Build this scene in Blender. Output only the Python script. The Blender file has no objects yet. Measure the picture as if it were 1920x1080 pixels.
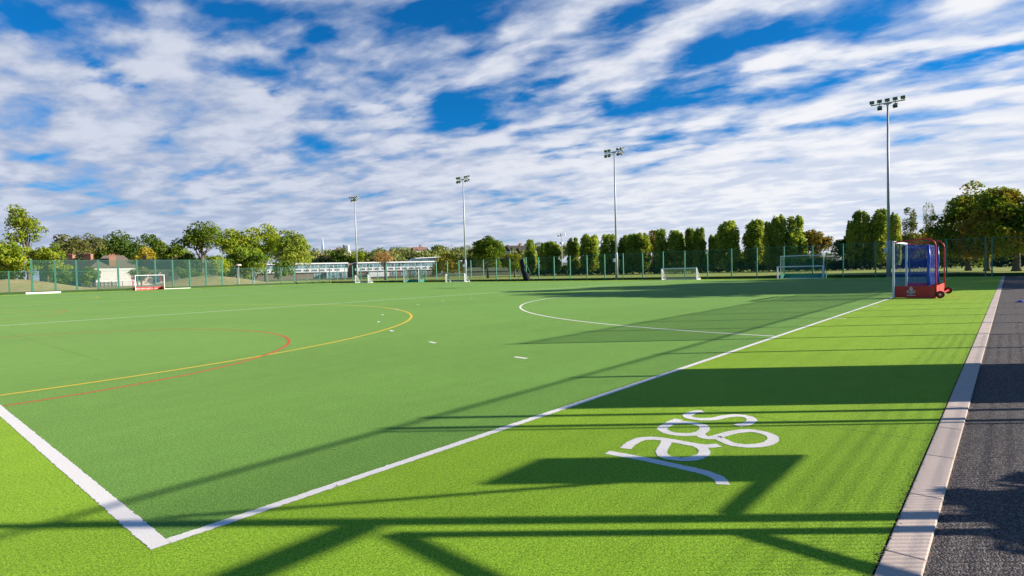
import bpy, math, random
import numpy as np
from mathutils import Vector, Matrix

# ------------------------------------------------------------------ camera, sky, sun, exposure
S = bpy.context.scene
COL = S.collection
CAM = (-0.9823, -3.4725, 1.4450)
YAW, PITCH, ROLL = 0.7169845, -0.0299714, 0.0257950
cam = bpy.data.cameras.new('camera')
camo = bpy.data.objects.new('camera', cam)
COL.objects.link(camo)
_f = Vector((math.cos(YAW) * math.cos(PITCH), math.sin(YAW) * math.cos(PITCH), math.sin(PITCH)))
_r = Vector((math.sin(YAW), -math.cos(YAW), 0))
_d = -_r.cross(_f)
_r2 = _r * math.cos(ROLL) + _d * math.sin(ROLL)
_d2 = -_r * math.sin(ROLL) + _d * math.cos(ROLL)
_m = Matrix((_r2, -_d2, -_f)).transposed().to_4x4()
_m.translation = Vector(CAM)
camo.matrix_world = _m
cam.sensor_width = 36.0
cam.lens = 1072.2146 / 1920 * 36
cam.clip_start = 0.05
cam.clip_end = 9000
S.camera = camo

S.render.engine = 'CYCLES'
S.cycles.use_denoising = True
S.cycles.max_bounces = 6
S.cycles.transparent_max_bounces = 24
S.view_settings.view_transform = 'Standard'
S.view_settings.look = 'None'
S.view_settings.exposure = 1.0
S.view_settings.gamma = 1.0

SUN_EL = math.radians(21.4)
SUN_AZ = math.radians(-51.0)                     # direction to the sun in plan, from +X
TO_SUN = Vector((math.cos(SUN_AZ) * math.cos(SUN_EL), math.sin(SUN_AZ) * math.cos(SUN_EL), math.sin(SUN_EL)))
sun = bpy.data.lights.new('sun', 'SUN')
sun.energy = 4.9
sun.angle = math.radians(0.53)
sun.color = (1.0, 0.93, 0.80)
suno = bpy.data.objects.new('sun', sun)
COL.objects.link(suno)
suno.rotation_euler = TO_SUN.to_track_quat('Z', 'Y').to_euler()

W = bpy.data.worlds.new('World')
S.world = W
W.use_nodes = True


class NT:
    """small helper for wiring shader nodes"""
    def __init__(self, tree):
        self.t = tree

    def new(self, typ, **kw):
        n = self.t.nodes.new(typ)
        for k, v in kw.items():
            setattr(n, k, v)
        return n

    def put(self, sock, v):
        if hasattr(v, 'is_output'):
            self.t.links.new(v, sock)
        elif isinstance(v, (tuple, list, Vector)):
            v = tuple(v)
            if len(sock.default_value) == 4 and len(v) == 3:
                v = v + (1.0,)
            sock.default_value = v
        else:
            sock.default_value = v

    def math(self, op, a, b=None, c=None, clamp=False):
        n = self.new('ShaderNodeMath', operation=op, use_clamp=clamp)
        for i, v in enumerate((a, b, c)):
            if v is not None:
                self.put(n.inputs[i], v)
        return n.outputs[0]

    def vmath(self, op, a, b=None, out=0):
        n = self.new('ShaderNodeVectorMath', operation=op)
        self.put(n.inputs[0], a)
        if b is not None:
            self.put(n.inputs[1], b)
        return n.outputs[out]

    def dot(self, a, b):
        return self.vmath('DOT_PRODUCT', a, b, 'Value')

    def smooth(self, v, lo, hi, tlo=0.0, thi=1.0):
        n = self.new('ShaderNodeMapRange', interpolation_type='SMOOTHSTEP')
        self.put(n.inputs[0], v)
        for i, x in enumerate((lo, hi, tlo, thi)):
            self.put(n.inputs[i + 1], x)
        return n.outputs[0]

    def mix(self, fac, a, b, blend='MIX'):
        n = self.new('ShaderNodeMix', data_type='RGBA', blend_type=blend)
        self.put(n.inputs[0], fac)
        self.put(n.inputs[6], a)
        self.put(n.inputs[7], b)
        return n.outputs[2]

    def noise(self, vec, scale, detail=4, rough=0.5, dist=0.0, col=False):
        n = self.new('ShaderNodeTexNoise')
        if vec is not None:
            self.put(n.inputs['Vector'], vec)
        n.inputs['Scale'].default_value = scale
        n.inputs['Detail'].default_value = detail
        n.inputs['Roughness'].default_value = rough
        n.inputs['Distortion'].default_value = dist
        return n.outputs[1 if col else 0]

    def xyz(self, x, y, z):
        n = self.new('ShaderNodeCombineXYZ')
        for i, v in enumerate((x, y, z)):
            self.put(n.inputs[i], v)
        return n.outputs[0]


def build_world():
    nt = NT(W.node_tree)
    W.node_tree.nodes.clear()
    out = nt.new('ShaderNodeOutputWorld')
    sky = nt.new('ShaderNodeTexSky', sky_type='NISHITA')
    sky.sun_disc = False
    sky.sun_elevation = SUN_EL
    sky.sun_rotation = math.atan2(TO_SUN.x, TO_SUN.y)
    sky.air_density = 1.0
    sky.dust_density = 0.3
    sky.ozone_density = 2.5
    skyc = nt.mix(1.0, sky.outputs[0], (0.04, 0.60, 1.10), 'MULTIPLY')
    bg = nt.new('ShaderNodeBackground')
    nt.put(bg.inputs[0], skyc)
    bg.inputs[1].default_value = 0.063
    # clouds: an altocumulus sheet high above the ground
    d = nt.new('ShaderNodeTexCoord').outputs['Generated']
    fwd = (math.cos(YAW), math.sin(YAW), 0)
    left = (-math.sin(YAW), math.cos(YAW), 0)
    F, L = nt.dot(d, fwd), nt.dot(d, left)
    Z = nt.dot(d, (0, 0, 1))
    zz = nt.math('ADD', nt.math('MAXIMUM', Z, 0.0), 0.13)
    a, b = nt.math('DIVIDE', F, zz), nt.math('DIVIDE', L, zz)
    az = nt.math('MULTIPLY', nt.math('ARCTAN2', L, F), 57.2958)
    el = nt.math('MULTIPLY', nt.math('ARCSINE', Z), 57.2958)
    # ripples stretched along a wind direction
    th = math.radians(60)
    p = nt.math('ADD', nt.math('MULTIPLY', a, math.cos(th)), nt.math('MULTIPLY', b, math.sin(th)))
    q = nt.math('SUBTRACT', nt.math('MULTIPLY', b, math.cos(th)), nt.math('MULTIPLY', a, math.sin(th)))
    P = nt.xyz(nt.math('MULTIPLY', p, 0.62), q, 0.37)
    warp = nt.vmath('SCALE', nt.vmath('SUBTRACT', nt.noise(P, 1.9, 4, col=True), (0.5, 0.5, 0.5)))
    warp.node.inputs['Scale'].default_value = 0.34
    P2 = nt.vmath('ADD', P, warp)
    big = nt.noise(P2, 0.95, 2, 0.5)
    mid = nt.noise(P2, 4.3, 7, 0.47)
    fine = nt.noise(nt.xyz(nt.math('MULTIPLY', p, 0.8), q, 2.3), 9.0, 7, 0.55)
    dens = nt.math('ADD', nt.math('MULTIPLY', nt.math('SUBTRACT', big, 0.5), 0.55), nt.math('MULTIPLY', nt.math('SUBTRACT', mid, 0.5), 1.35))
    dens = nt.math('ADD', dens, nt.math('MULTIPLY', nt.math('SUBTRACT', fine, 0.5), 0.34))
    dens = nt.math('ADD', dens, 0.575)
    dens = nt.math('ADD', dens, nt.smooth(el, 1, 17, 0.27, 0.0))
    dens = nt.math('ADD', dens, nt.smooth(el, 24, 34, 0.0, -0.20))  # unseen cover overhead thinned, shaped to tune the ambient light in the shade
    dens = nt.math('ADD', dens, nt.math('MULTIPLY', nt.smooth(az, 12, -16), nt.smooth(el, 12, 4, 0.0, 0.16)))
    dens = nt.math('ADD', dens, nt.smooth(nt.math('ABSOLUTE', az), 55, 85, 0.0, -0.22))  # cover behind and beside the view also thinned to set the ambient colour
    wv = nt.new('ShaderNodeSeparateXYZ')
    nt.put(wv.inputs[0], nt.vmath('SUBTRACT', nt.noise(P, 3.0, 6, 0.6, col=True), (0.5, 0.5, 0.5)))
    az_ = nt.math('ADD', az, nt.math('MULTIPLY', wv.outputs[0], 18.0))
    el_ = nt.math('ADD', el, nt.math('MULTIPLY', wv.outputs[1], 6.0))
    gaps = [(39.2,19.5,5.0,2.0),(32.4,21.6,5.2,1.5),(29.6,20.4,3.4,1.2),(4.8,16.2,3.2,1.7),(4.6,23.8,5.8,1.5),(0.7,21.7,2.8,1.8),
            (20.4,20.5,2.0,0.8),(24.5,18.4,3.6,1.2),(35.0,16.1,1.4,.6),(-14.7,12.6,3.4,2.2),(-17.9,16.4,3.7,2.0),(-12.1,23.0,3.4,1.0),
            (-19.8,18.6,2.8,1.7),(-23.5,19.8,2.6,1.3),(-32.9,15.6,3.6,.8),(-39.4,15.0,2.7,.8),(-5.6,11.1,2.4,.8),(11.0,15.6,1.8,.6),
            (23.0,16.5,1.3,.5),(17.7,21.8,1.9,.9),(23.2,23.5,6.0,1.0),(8.7,24.1,3.1,1.0),(-2.6,17.7,3.2,.9),(-10.4,15.4,2.0,1.0)]
    tot = None
    for a0, e0, sa, se in gaps:
        x = nt.math('MULTIPLY', nt.math('SUBTRACT', az_, a0), 1 / sa)
        y = nt.math('MULTIPLY', nt.math('SUBTRACT', el_, e0), 1 / se)
        r2 = nt.math('ADD', nt.math('MULTIPLY', x, x), nt.math('MULTIPLY', y, y))
        g = nt.math('EXPONENT', nt.math('MULTIPLY', r2, -1.0))
        tot = g if tot is None else nt.math('ADD', tot, g)
    dens = nt.math('SUBTRACT', dens, nt.math('MULTIPLY', nt.math('MINIMUM', tot, 1.2), 0.24))
    cov = nt.smooth(dens, 0.33, 0.74)
    # thickness gives white tops and grey blue thin parts; the side towards the sun is whiter
    sunside = nt.smooth(az, 25, -30)
    tex = nt.smooth(nt.math('ADD', nt.math('MULTIPLY', mid, 0.7), nt.math('MULTIPLY', fine, 0.4)), 0.46, 0.68)
    thick = nt.math('MULTIPLY', tex, nt.smooth(dens, 0.45, 0.85, 0.35, 1.0))
    lowgrey = nt.smooth(el, 1.0, 11.0)
    lit = nt.mix(sunside, (0.370, 0.380, 0.425), (0.475, 0.475, 0.49))
    lit = nt.mix(nt.math('MULTIPLY', lowgrey, 0.5), nt.mix(sunside, (0.30, 0.33, 0.40), (0.46, 0.465, 0.48)), lit)
    shd = nt.mix(sunside, (0.215, 0.250, 0.335), (0.33, 0.36, 0.43))
    ccol = nt.mix(thick, shd, lit)
    bgc = nt.new('ShaderNodeBackground')
    nt.put(bgc.inputs[0], ccol)
    bgc.inputs[1].default_value = 1.0
    ms = nt.new('ShaderNodeMixShader')
    nt.put(ms.inputs[0], nt.math('MULTIPLY', cov, 0.97))
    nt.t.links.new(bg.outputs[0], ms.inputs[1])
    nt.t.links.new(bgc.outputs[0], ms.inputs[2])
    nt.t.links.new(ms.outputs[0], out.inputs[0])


build_world()

# ------------------------------------------------------------------ materials
MATS = {}


def new_mat(name):
    m = bpy.data.materials.new(name)
    m.use_nodes = True
    m.node_tree.nodes.clear()
    return m, NT(m.node_tree)


def principled(nt, col, rough=0.6, metal=0.0, normal=None, **kw):
    b = nt.new('ShaderNodeBsdfPrincipled')
    nt.put(b.inputs['Base Color'], col)
    nt.put(b.inputs['Roughness'], rough)
    nt.put(b.inputs['Metallic'], metal)
    if normal is not None:
        nt.put(b.inputs['Normal'], normal)
    for k, v in kw.items():
        nt.put(b.inputs[k.replace('_', ' ')], v)
    return b.outputs[0]


def finish(nt, sh):
    o = nt.new('ShaderNodeOutputMaterial')
    nt.t.links.new(sh, o.inputs[0])


def plain(name, col, rough=0.6, metal=0.0, var=0.10, scale=3.0):
    """painted or moulded surface with slight wear in its colour"""
    if name in MATS:
        return MATS[name]
    m, nt = new_mat(name)
    tc = nt.new('ShaderNodeTexCoord').outputs['Object']
    n = nt.noise(tc, scale, 5, 0.6)
    dark = tuple(c * (1 - var * 1.6) for c in col)
    lite = tuple(min(1, c * (1 + var)) for c in col)
    c = nt.mix(n, dark, lite)
    r = nt.math('ADD', nt.math('MULTIPLY', nt.noise(tc, scale * 2.7, 3), 0.2), rough - 0.1)
    finish(nt, principled(nt, c, r, metal))
    MATS[name] = m
    return m


def bump(nt, h, strength, dist):
    b = nt.new('ShaderNodeBump')
    b.inputs['Strength'].default_value = strength
    b.inputs['Distance'].default_value = dist
    nt.put(b.inputs['Height'], h)
    return b.outputs[0]


def turf(name, dark, mid, light, sheen_col, stripe=False):
    m, nt = new_mat(name)
    geo = nt.new('ShaderNodeNewGeometry').outputs['Position']
    f1 = nt.noise(geo, 85, 3, 0.80)
    f2 = nt.noise(geo, 38, 5, 0.85)
    m1 = nt.noise(geo, 3.0, 4, 0.6)
    m2 = nt.noise(geo, 0.28, 3, 0.55)
    # pile leaning slightly differently from roll to roll (rolls 3.6 m wide along X)
    y = nt.math('DIVIDE', nt.dot(geo, (0, 1, 0)), 3.65)
    roll = nt.new('ShaderNodeTexWhiteNoise', noise_dimensions='1D')
    nt.put(roll.inputs['W'], nt.math('FLOOR', y))
    f3 = nt.noise(geo, 190, 2, 0.7)
    sp = nt.math('ADD', nt.math('MULTIPLY', f1, 0.50), nt.math('ADD', nt.math('MULTIPLY', f2, 0.30), nt.math('MULTIPLY', f3, 0.20)))
    c = nt.mix(nt.smooth(sp, 0.425, 0.575), dark, light)
    c = nt.mix(0.12, c, mid)
    # brushing streaks along X, sand showing in faint patches
    st = nt.noise(nt.vmath('MULTIPLY', geo, (0.25, 2.6, 1)), 1.0, 5, 0.6)
    k = nt.math('ADD', 0.70, nt.math('MULTIPLY', m1, 0.24))
    k = nt.math('ADD', k, nt.math('MULTIPLY', m2, 0.26))
    k = nt.math('ADD', k, nt.math('MULTIPLY', nt.math('SUBTRACT', st, 0.5), 0.22))
    k = nt.math('ADD', k, nt.math('MULTIPLY', nt.math('SUBTRACT', roll.outputs[0], 0.5), 0.075))
    c = nt.mix(1.0, c, nt.xyz(k, k, k), 'MULTIPLY')
    sand = nt.smooth(nt.noise(geo, 1.1, 6, 0.7), 0.62, 0.80)
    c = nt.mix(nt.math('MULTIPLY', sand, 0.16), c, (0.34, 0.36, 0.20))
    nrm = bump(nt, sp, 0.9, 0.012)
    sh = principled(nt, c, 0.92, 0, nrm, Sheen_Weight=0.10, Sheen_Roughness=0.4, Sheen_Tint=sheen_col, Specular_IOR_Level=0.15)
    finish(nt, sh)
    return m


def ground_mat(name, cols, scales=(0.05, 0.6, 12), rough=0.95):
    m, nt = new_mat(name)
    geo = nt.new('ShaderNodeNewGeometry').outputs['Position']
    a = nt.smooth(nt.noise(geo, scales[0], 4, 0.6), 0.35, 0.65)
    b = nt.noise(geo, scales[1], 5, 0.65)
    c3 = nt.noise(geo, scales[2], 4, 0.7)
    c = nt.mix(a, cols[0], cols[1])
    c = nt.mix(nt.smooth(b, 0.4, 0.75), c, cols[2])
    c = nt.mix(1.0, c, nt.mix(c3, (0.7, 0.7, 0.7), (1.25, 1.25, 1.25)), 'MULTIPLY')
    finish(nt, principled(nt, c, rough, 0, bump(nt, c3, 0.6, 0.05)))
    return m


def asphalt_mat():
    m, nt = new_mat('asphalt')
    geo = nt.new('ShaderNodeNewGeometry').outputs['Position']
    v = nt.new('ShaderNodeTexVoronoi')
    nt.put(v.inputs['Vector'], geo)
    v.inputs['Scale'].default_value = 105
    n = nt.noise(geo, 120, 3, 0.7)
    big = nt.noise(geo, 0.8, 4, 0.6)
    agg = nt.new('ShaderNodeSeparateColor')
    nt.put(agg.inputs[0], v.outputs['Color'])
    t = nt.math('ADD', nt.math('MULTIPLY', agg.outputs[0], 0.6), nt.math('MULTIPLY', n, 0.4))
    c = nt.mix(nt.smooth(t, 0.30, 0.85), (0.024, 0.019, 0.020), (0.200, 0.155, 0.142))
    c = nt.mix(nt.smooth(agg.outputs[1], 0.93, 0.97), c, (0.22, 0.19, 0.18))
    c = nt.mix(1.0, c, nt.mix(big, (0.75, 0.75, 0.75), (1.2, 1.2, 1.2)), 'MULTIPLY')
    h = nt.math('SUBTRACT', nt.math('MULTIPLY', n, 0.4), v.outputs['Distance'])
    finish(nt, principled(nt, c, 0.85, 0, bump(nt, h, 1.0, 0.012)))
    return m


def concrete_mat():
    m, nt = new_mat('kerb_concrete')
    geo = nt.new('ShaderNodeNewGeometry').outputs['Position']
    a = nt.noise(geo, 2.2, 5, 0.6)
    b = nt.noise(geo, 60, 4, 0.75)
    blk = nt.new('ShaderNodeTexWhiteNoise', noise_dimensions='1D')
    nt.put(blk.inputs['W'], nt.math('FLOOR', nt.math('DIVIDE', nt.math('SUBTRACT', nt.dot(geo, (1, 0, 0)), 0.49), 0.9217)))
    k = nt.math('ADD', 0.78, nt.math('MULTIPLY', a, 0.20))
    k = nt.math('ADD', k, nt.math('MULTIPLY', b, 0.22))
    k = nt.math('ADD', k, nt.math('MULTIPLY', blk.outputs[0], 0.10))
    c = nt.mix(1.0, (0.54, 0.42, 0.35), nt.xyz(k, k, k), 'MULTIPLY')
    c = nt.mix(nt.smooth(nt.noise(geo, 14, 5, 0.7), 0.62, 0.74), c, (0.26, 0.22, 0.20))
    finish(nt, principled(nt, c, 0.85, 0, bump(nt, b, 0.4, 0.004)))
    return m


def line_mat(name, col, worn=0.2):
    m, nt = new_mat(name)
    geo = nt.new('ShaderNodeNewGeometry').outputs['Position']
    n = nt.noise(geo, 130, 4, 0.75)
    w = nt.noise(geo, 2.0, 4, 0.6)
    c = nt.mix(nt.math('MULTIPLY', nt.smooth(n, 0.5, 0.75), worn * 2), col, tuple(x * 0.6 for x in col))
    c = nt.mix(nt.math('MULTIPLY', w, worn), c, tuple(x * 0.75 for x in col))
    c = nt.mix(nt.math('MULTIPLY', nt.smooth(nt.noise(geo, 95, 4, 0.8), 0.555, 0.68), 0.55), c, (0.20, 0.32, 0.06))
    finish(nt, principled(nt, c, 0.9, 0, bump(nt, n, 0.5, 0.008)))
    return m


def mesh_mat(name, col, px, wx, py, wy):
    """welded or knotted mesh: wires of width w every p metres over the sheet's UV (in metres)"""
    m, nt = new_mat(name)
    uv = nt.new('ShaderNodeUVMap').outputs[0]
    s = nt.new('ShaderNodeSeparateXYZ')
    nt.put(s.inputs[0], uv)
    gx = nt.math('LESS_THAN', nt.math('FRACT', nt.math('DIVIDE', s.outputs[0], px)), wx / px)
    gy = nt.math('LESS_THAN', nt.math('FRACT', nt.math('DIVIDE', s.outputs[1], py)), wy / py)
    g = nt.math('MAXIMUM', gx, gy)
    tr = nt.new('ShaderNodeBsdfTransparent')
    ms = nt.new('ShaderNodeMixShader')
    nt.put(ms.inputs[0], g)
    nt.t.links.new(tr.outputs[0], ms.inputs[1])
    nt.t.links.new(principled(nt, col, 0.5), ms.inputs[2])
    finish(nt, ms.outputs[0])
    return m


def leaf_mat(name, c1, c2, c3=None, trans=0.35, gain=1.25):
    m, nt = new_mat(name)
    tone = nt.new('ShaderNodeAttribute', attribute_name='tone').outputs['Fac']
    oi = nt.new('ShaderNodeObjectInfo').outputs['Random']
    geo = nt.new('ShaderNodeNewGeometry').outputs['Position']
    n = nt.noise(geo, 0.35, 3, 0.6)
    c = nt.mix(tone, c1, c2)
    if c3:
        c = nt.mix(nt.smooth(n, 0.48, 0.66), c, c3)
    k = nt.math('ADD', gain, nt.math('MULTIPLY', oi, 0.45))
    c = nt.mix(1.0, c, nt.xyz(k, k, nt.math('MULTIPLY', k, 0.9)), 'MULTIPLY')
    df = nt.new('ShaderNodeBsdfDiffuse')
    nt.put(df.inputs[0], c)
    tl = nt.new('ShaderNodeBsdfTranslucent')
    nt.put(tl.inputs[0], nt.mix(1.0, c, (1.15, 1.1, 0.5), 'MULTIPLY'))
    ms = nt.new('ShaderNodeMixShader')
    ms.inputs[0].default_value = trans
    nt.t.links.new(df.outputs[0], ms.inputs[1])
    nt.t.links.new(tl.outputs[0], ms.inputs[2])
    finish(nt, ms.outputs[0])
    return m


def bark_mat(name, a, b):
    m, nt = new_mat(name)
    tc = nt.new('ShaderNodeTexCoord').outputs['Object']
    st = nt.vmath('MULTIPLY', tc, (6, 6, 1.2))
    n = nt.noise(st, 2.0, 5, 0.7)
    finish(nt, principled(nt, nt.mix(n, a, b), 0.9, 0, bump(nt, n, 0.8, 0.05)))
    return m


def brick_mat(name, c1, c2, mortar, scale=6.0):
    m, nt = new_mat(name)
    tc = nt.new('ShaderNodeTexCoord').outputs['Object']
    s = nt.new('ShaderNodeSeparateXYZ')
    nt.put(s.inputs[0], tc)
    b = nt.new('ShaderNodeTexBrick')
    nt.put(b.inputs['Vector'], nt.xyz(nt.math('ADD', s.outputs[0], s.outputs[1]), s.outputs[2], 0))
    b.inputs['Scale'].default_value = scale
    nt.put(b.inputs['Color1'], c1)
    nt.put(b.inputs['Color2'], c2)
    nt.put(b.inputs['Mortar'], mortar)
    c = nt.mix(1.0, b.outputs[0], nt.mix(nt.noise(tc, 1.5, 4), (0.75, 0.75, 0.75), (1.2, 1.2, 1.2)), 'MULTIPLY')
    finish(nt, principled(nt, c, 0.9))
    return m


def roof_mat(name, c1, c2):
    m, nt = new_mat(name)
    tc = nt.new('ShaderNodeTexCoord').outputs['Object']
    s = nt.new('ShaderNodeSeparateXYZ')
    nt.put(s.inputs[0], tc)
    row = nt.math('FRACT', nt.math('MULTIPLY', s.outputs[2], 3.2))
    n = nt.noise(tc, 2.5, 5, 0.7)
    c = nt.mix(n, c1, c2)
    c = nt.mix(nt.math('MULTIPLY', nt.math('LESS_THAN', row, 0.16), 0.35), c, tuple(x * 0.5 for x in c1))
    finish(nt, principled(nt, c, 0.85))
    return m


def glass_mat(name, col, rough=0.12):
    m, nt = new_mat(name)
    tc = nt.new('ShaderNodeTexCoord').outputs['Object']
    c = nt.mix(nt.smooth(nt.noise(tc, 0.8, 3), 0.4, 0.65), col, tuple(x * 0.35 for x in col))
    finish(nt, principled(nt, c, rough, 0.0, None, Specular_IOR_Level=0.8))
    return m


M = dict(
    turf_in=turf('pitch_turf', (0.034, 0.145, 0.010), (0.115, 0.275, 0.032), (0.212, 0.402, 0.064), (0.75, 0.95, 0.40)),
    turf_out=turf('lime_turf', (0.075, 0.215, 0.005), (0.215, 0.400, 0.013), (0.370, 0.570, 0.036), (0.85, 1.0, 0.20)),
    asphalt=asphalt_mat(), kerb=concrete_mat(),
    white_line=line_mat('white_line', (0.86, 0.79, 0.73), 0.16),
    yellow_line=line_mat('yellow_line', (0.76, 0.50, 0.030), 0.25),
    red_line=line_mat('red_line', (0.62, 0.105, 0.03), 0.4),
    soil=ground_mat('soil', ((0.05, 0.038, 0.024), (0.08, 0.06, 0.04), (0.12, 0.09, 0.06)), (3, 12, 60)),
    field=ground_mat('field_grass', ((0.22, 0.31, 0.025), (0.33, 0.38, 0.040), (0.36, 0.34, 0.07)), (0.035, 0.4, 9)),
    dry=ground_mat('dry_grass', ((0.33, 0.26, 0.10), (0.25, 0.23, 0.07), (0.40, 0.32, 0.15)), (0.12, 0.9, 7)),
    hill=ground_mat('hill_grass', ((0.05, 0.075, 0.02), (0.075, 0.095, 0.03), (0.10, 0.11, 0.04)), (0.02, 0.1, 1)),
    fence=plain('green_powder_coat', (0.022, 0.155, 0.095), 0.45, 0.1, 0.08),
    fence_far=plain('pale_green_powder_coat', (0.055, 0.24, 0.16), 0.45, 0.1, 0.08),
    board=plain('kick_board_green', (0.030, 0.075, 0.012), 0.85, 0, 0.25, 1.2),
    m_low=mesh_mat('rebound_mesh', (0.020, 0.115, 0.075), 0.050, 0.0065, 0.066, 0.0075),
    m_low_far=mesh_mat('far_rebound_mesh', (0.012, 0.080, 0.055), 0.050, 0.0088, 0.066, 0.0088),
    m_mid=mesh_mat('fence_mesh', (0.020, 0.115, 0.075), 0.050, 0.0052, 0.200, 0.006),
    m_low_r=mesh_mat('near_rebound_mesh', (0.020, 0.115, 0.075), 0.050, 0.0075, 0.066, 0.0050),
    m_mid_r=mesh_mat('near_fence_mesh', (0.020, 0.115, 0.075), 0.050, 0.0055, 0.200, 0.0030),
    m_tall=mesh_mat('ball_stop_mesh', (0.004, 0.068, 0.044), 0.050, 0.0120, 0.066, 0.0120),
    galv=plain('galvanised_steel', (0.42, 0.44, 0.47), 0.5, 0.15, 0.06, 0.7),
    cabinet=plain('cabinet_grey', (0.62, 0.64, 0.66), 0.5, 0.1, 0.05),
    lampbody=plain('lamp_housing', (0.055, 0.058, 0.062), 0.5, 0.3, 0.1),
    lamprim=plain('lamp_rim', (0.72, 0.74, 0.74), 0.35, 0.3, 0.05),
    lampglass=glass_mat('lamp_glass', (0.10, 0.11, 0.11), 0.2),
    white=plain('white_paint', (0.80, 0.80, 0.80), 0.4, 0, 0.04),
    red=plain('red_paint', (0.62, 0.020, 0.015), 0.38, 0, 0.08),
    redboard=plain('red_board', (0.62, 0.026, 0.018), 0.5, 0, 0.1, 2),
    green_board=plain('green_goal_board', (0.015, 0.26, 0.19), 0.5, 0, 0.1, 2),
    blue=plain('blue_paint', (0.010, 0.06, 0.55), 0.4, 0, 0.05),
    n_blue=mesh_mat('blue_net', (0.006, 0.055, 0.62), 0.045, 0.0053, 0.045, 0.0053),
    n_thin=mesh_mat('thin_blue_net', (0.03, 0.08, 0.30), 0.045, 0.0024, 0.045, 0.0024),
    n_white=mesh_mat('white_net', (0.75, 0.76, 0.78), 0.10, 0.016, 0.10, 0.016),
    n_green=mesh_mat('green_net', (0.02, 0.16, 0.11), 0.045, 0.0075, 0.045, 0.0075),
    black_net=plain('black_netting', (0.012, 0.012, 0.015), 0.9, 0, 0.3, 8),
    rubber=plain('black_rubber', (0.018, 0.018, 0.018), 0.7, 0, 0.1),
    brick=brick_mat('chimney_brick', (0.36, 0.15, 0.085), (0.28, 0.11, 0.065), (0.30, 0.24, 0.2)),
    brownbrick=brick_mat('brown_brick', (0.20, 0.135, 0.105), (0.16, 0.11, 0.085), (0.22, 0.19, 0.17), 5),
    render=plain('white_render', (0.74, 0.70, 0.66), 0.85, 0, 0.05, 0.8),
    cream=plain('cream_render', (0.55, 0.46, 0.36), 0.85, 0, 0.08, 0.8),
    greywall=plain('grey_wall', (0.16, 0.18, 0.18), 0.85, 0, 0.12, 0.8),
    roof_brown=roof_mat('brown_roof_tiles', (0.115, 0.090, 0.065), (0.19, 0.155, 0.12)),
    roof_dark=roof_mat('dark_roof_tiles', (0.035, 0.026, 0.028), (0.065, 0.05, 0.05)),
    roof_red=roof_mat('red_brown_roof_tiles', (0.20, 0.10, 0.075), (0.29, 0.155, 0.12)),
    teal=glass_mat('teal_glass', (0.17, 0.30, 0.34), 0.10),
    darkglass=glass_mat('dark_glass', (0.05, 0.09, 0.10), 0.10),
    palewall=plain('pale_wall', (0.62, 0.62, 0.62), 0.7, 0, 0.05),
    steelblue=plain('blue_grey_glazing', (0.20, 0.30, 0.40), 0.25, 0.2, 0.1),
    wood=plain('weathered_timber', (0.32, 0.29, 0.25), 0.85, 0, 0.2, 4),
    bark=bark_mat('bark', (0.075, 0.055, 0.040), (0.16, 0.13, 0.10)),
    palebark=bark_mat('pale_bark', (0.26, 0.20, 0.15), (0.44, 0.36, 0.28)),
    l_dark=leaf_mat('dark_leaves', (0.034, 0.066, 0.016), (0.085, 0.130, 0.024), (0.065, 0.095, 0.018), 0.38, 1.4),
    l_mid=leaf_mat('mid_leaves', (0.055, 0.100, 0.016), (0.150, 0.200, 0.024), (0.095, 0.120, 0.018)),
    l_lite=leaf_mat('light_leaves', (0.095, 0.145, 0.014), (0.235, 0.275, 0.026), (0.180, 0.195, 0.024)),
    l_poplar=leaf_mat('poplar_leaves', (0.066, 0.110, 0.020), (0.205, 0.245, 0.042), (0.190, 0.200, 0.045), 0.50, 1.75),
    l_olive=leaf_mat('olive_leaves', (0.075, 0.090, 0.030), (0.160, 0.165, 0.055), (0.12, 0.105, 0.035)),
    l_gold=leaf_mat('golden_leaves', (0.150, 0.135, 0.020), (0.330, 0.270, 0.040), (0.24, 0.185, 0.03), 0.4, 1.6),
    l_bronze=leaf_mat('bronze_leaves', (0.100, 0.080, 0.022), (0.210, 0.140, 0.034), (0.080, 0.092, 0.022), 0.42, 1.5),
    l_red=leaf_mat('russet_leaves', (0.26, 0.145, 0.070), (0.38, 0.235, 0.125), (0.30, 0.20, 0.09)),
    l_chest=leaf_mat('chestnut_leaves', (0.040, 0.070, 0.014), (0.110, 0.140, 0.020), (0.170, 0.130, 0.026), 0.48, 2.0),
    l_far=leaf_mat('far_leaves', (0.070, 0.095, 0.040), (0.165, 0.180, 0.060), (0.14, 0.13, 0.055), 0.35, 1.75),
    l_hedge=leaf_mat('hedge_leaves', (0.018, 0.034, 0.014), (0.040, 0.060, 0.018)),
)

# ------------------------------------------------------------------ mesh helpers


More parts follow.
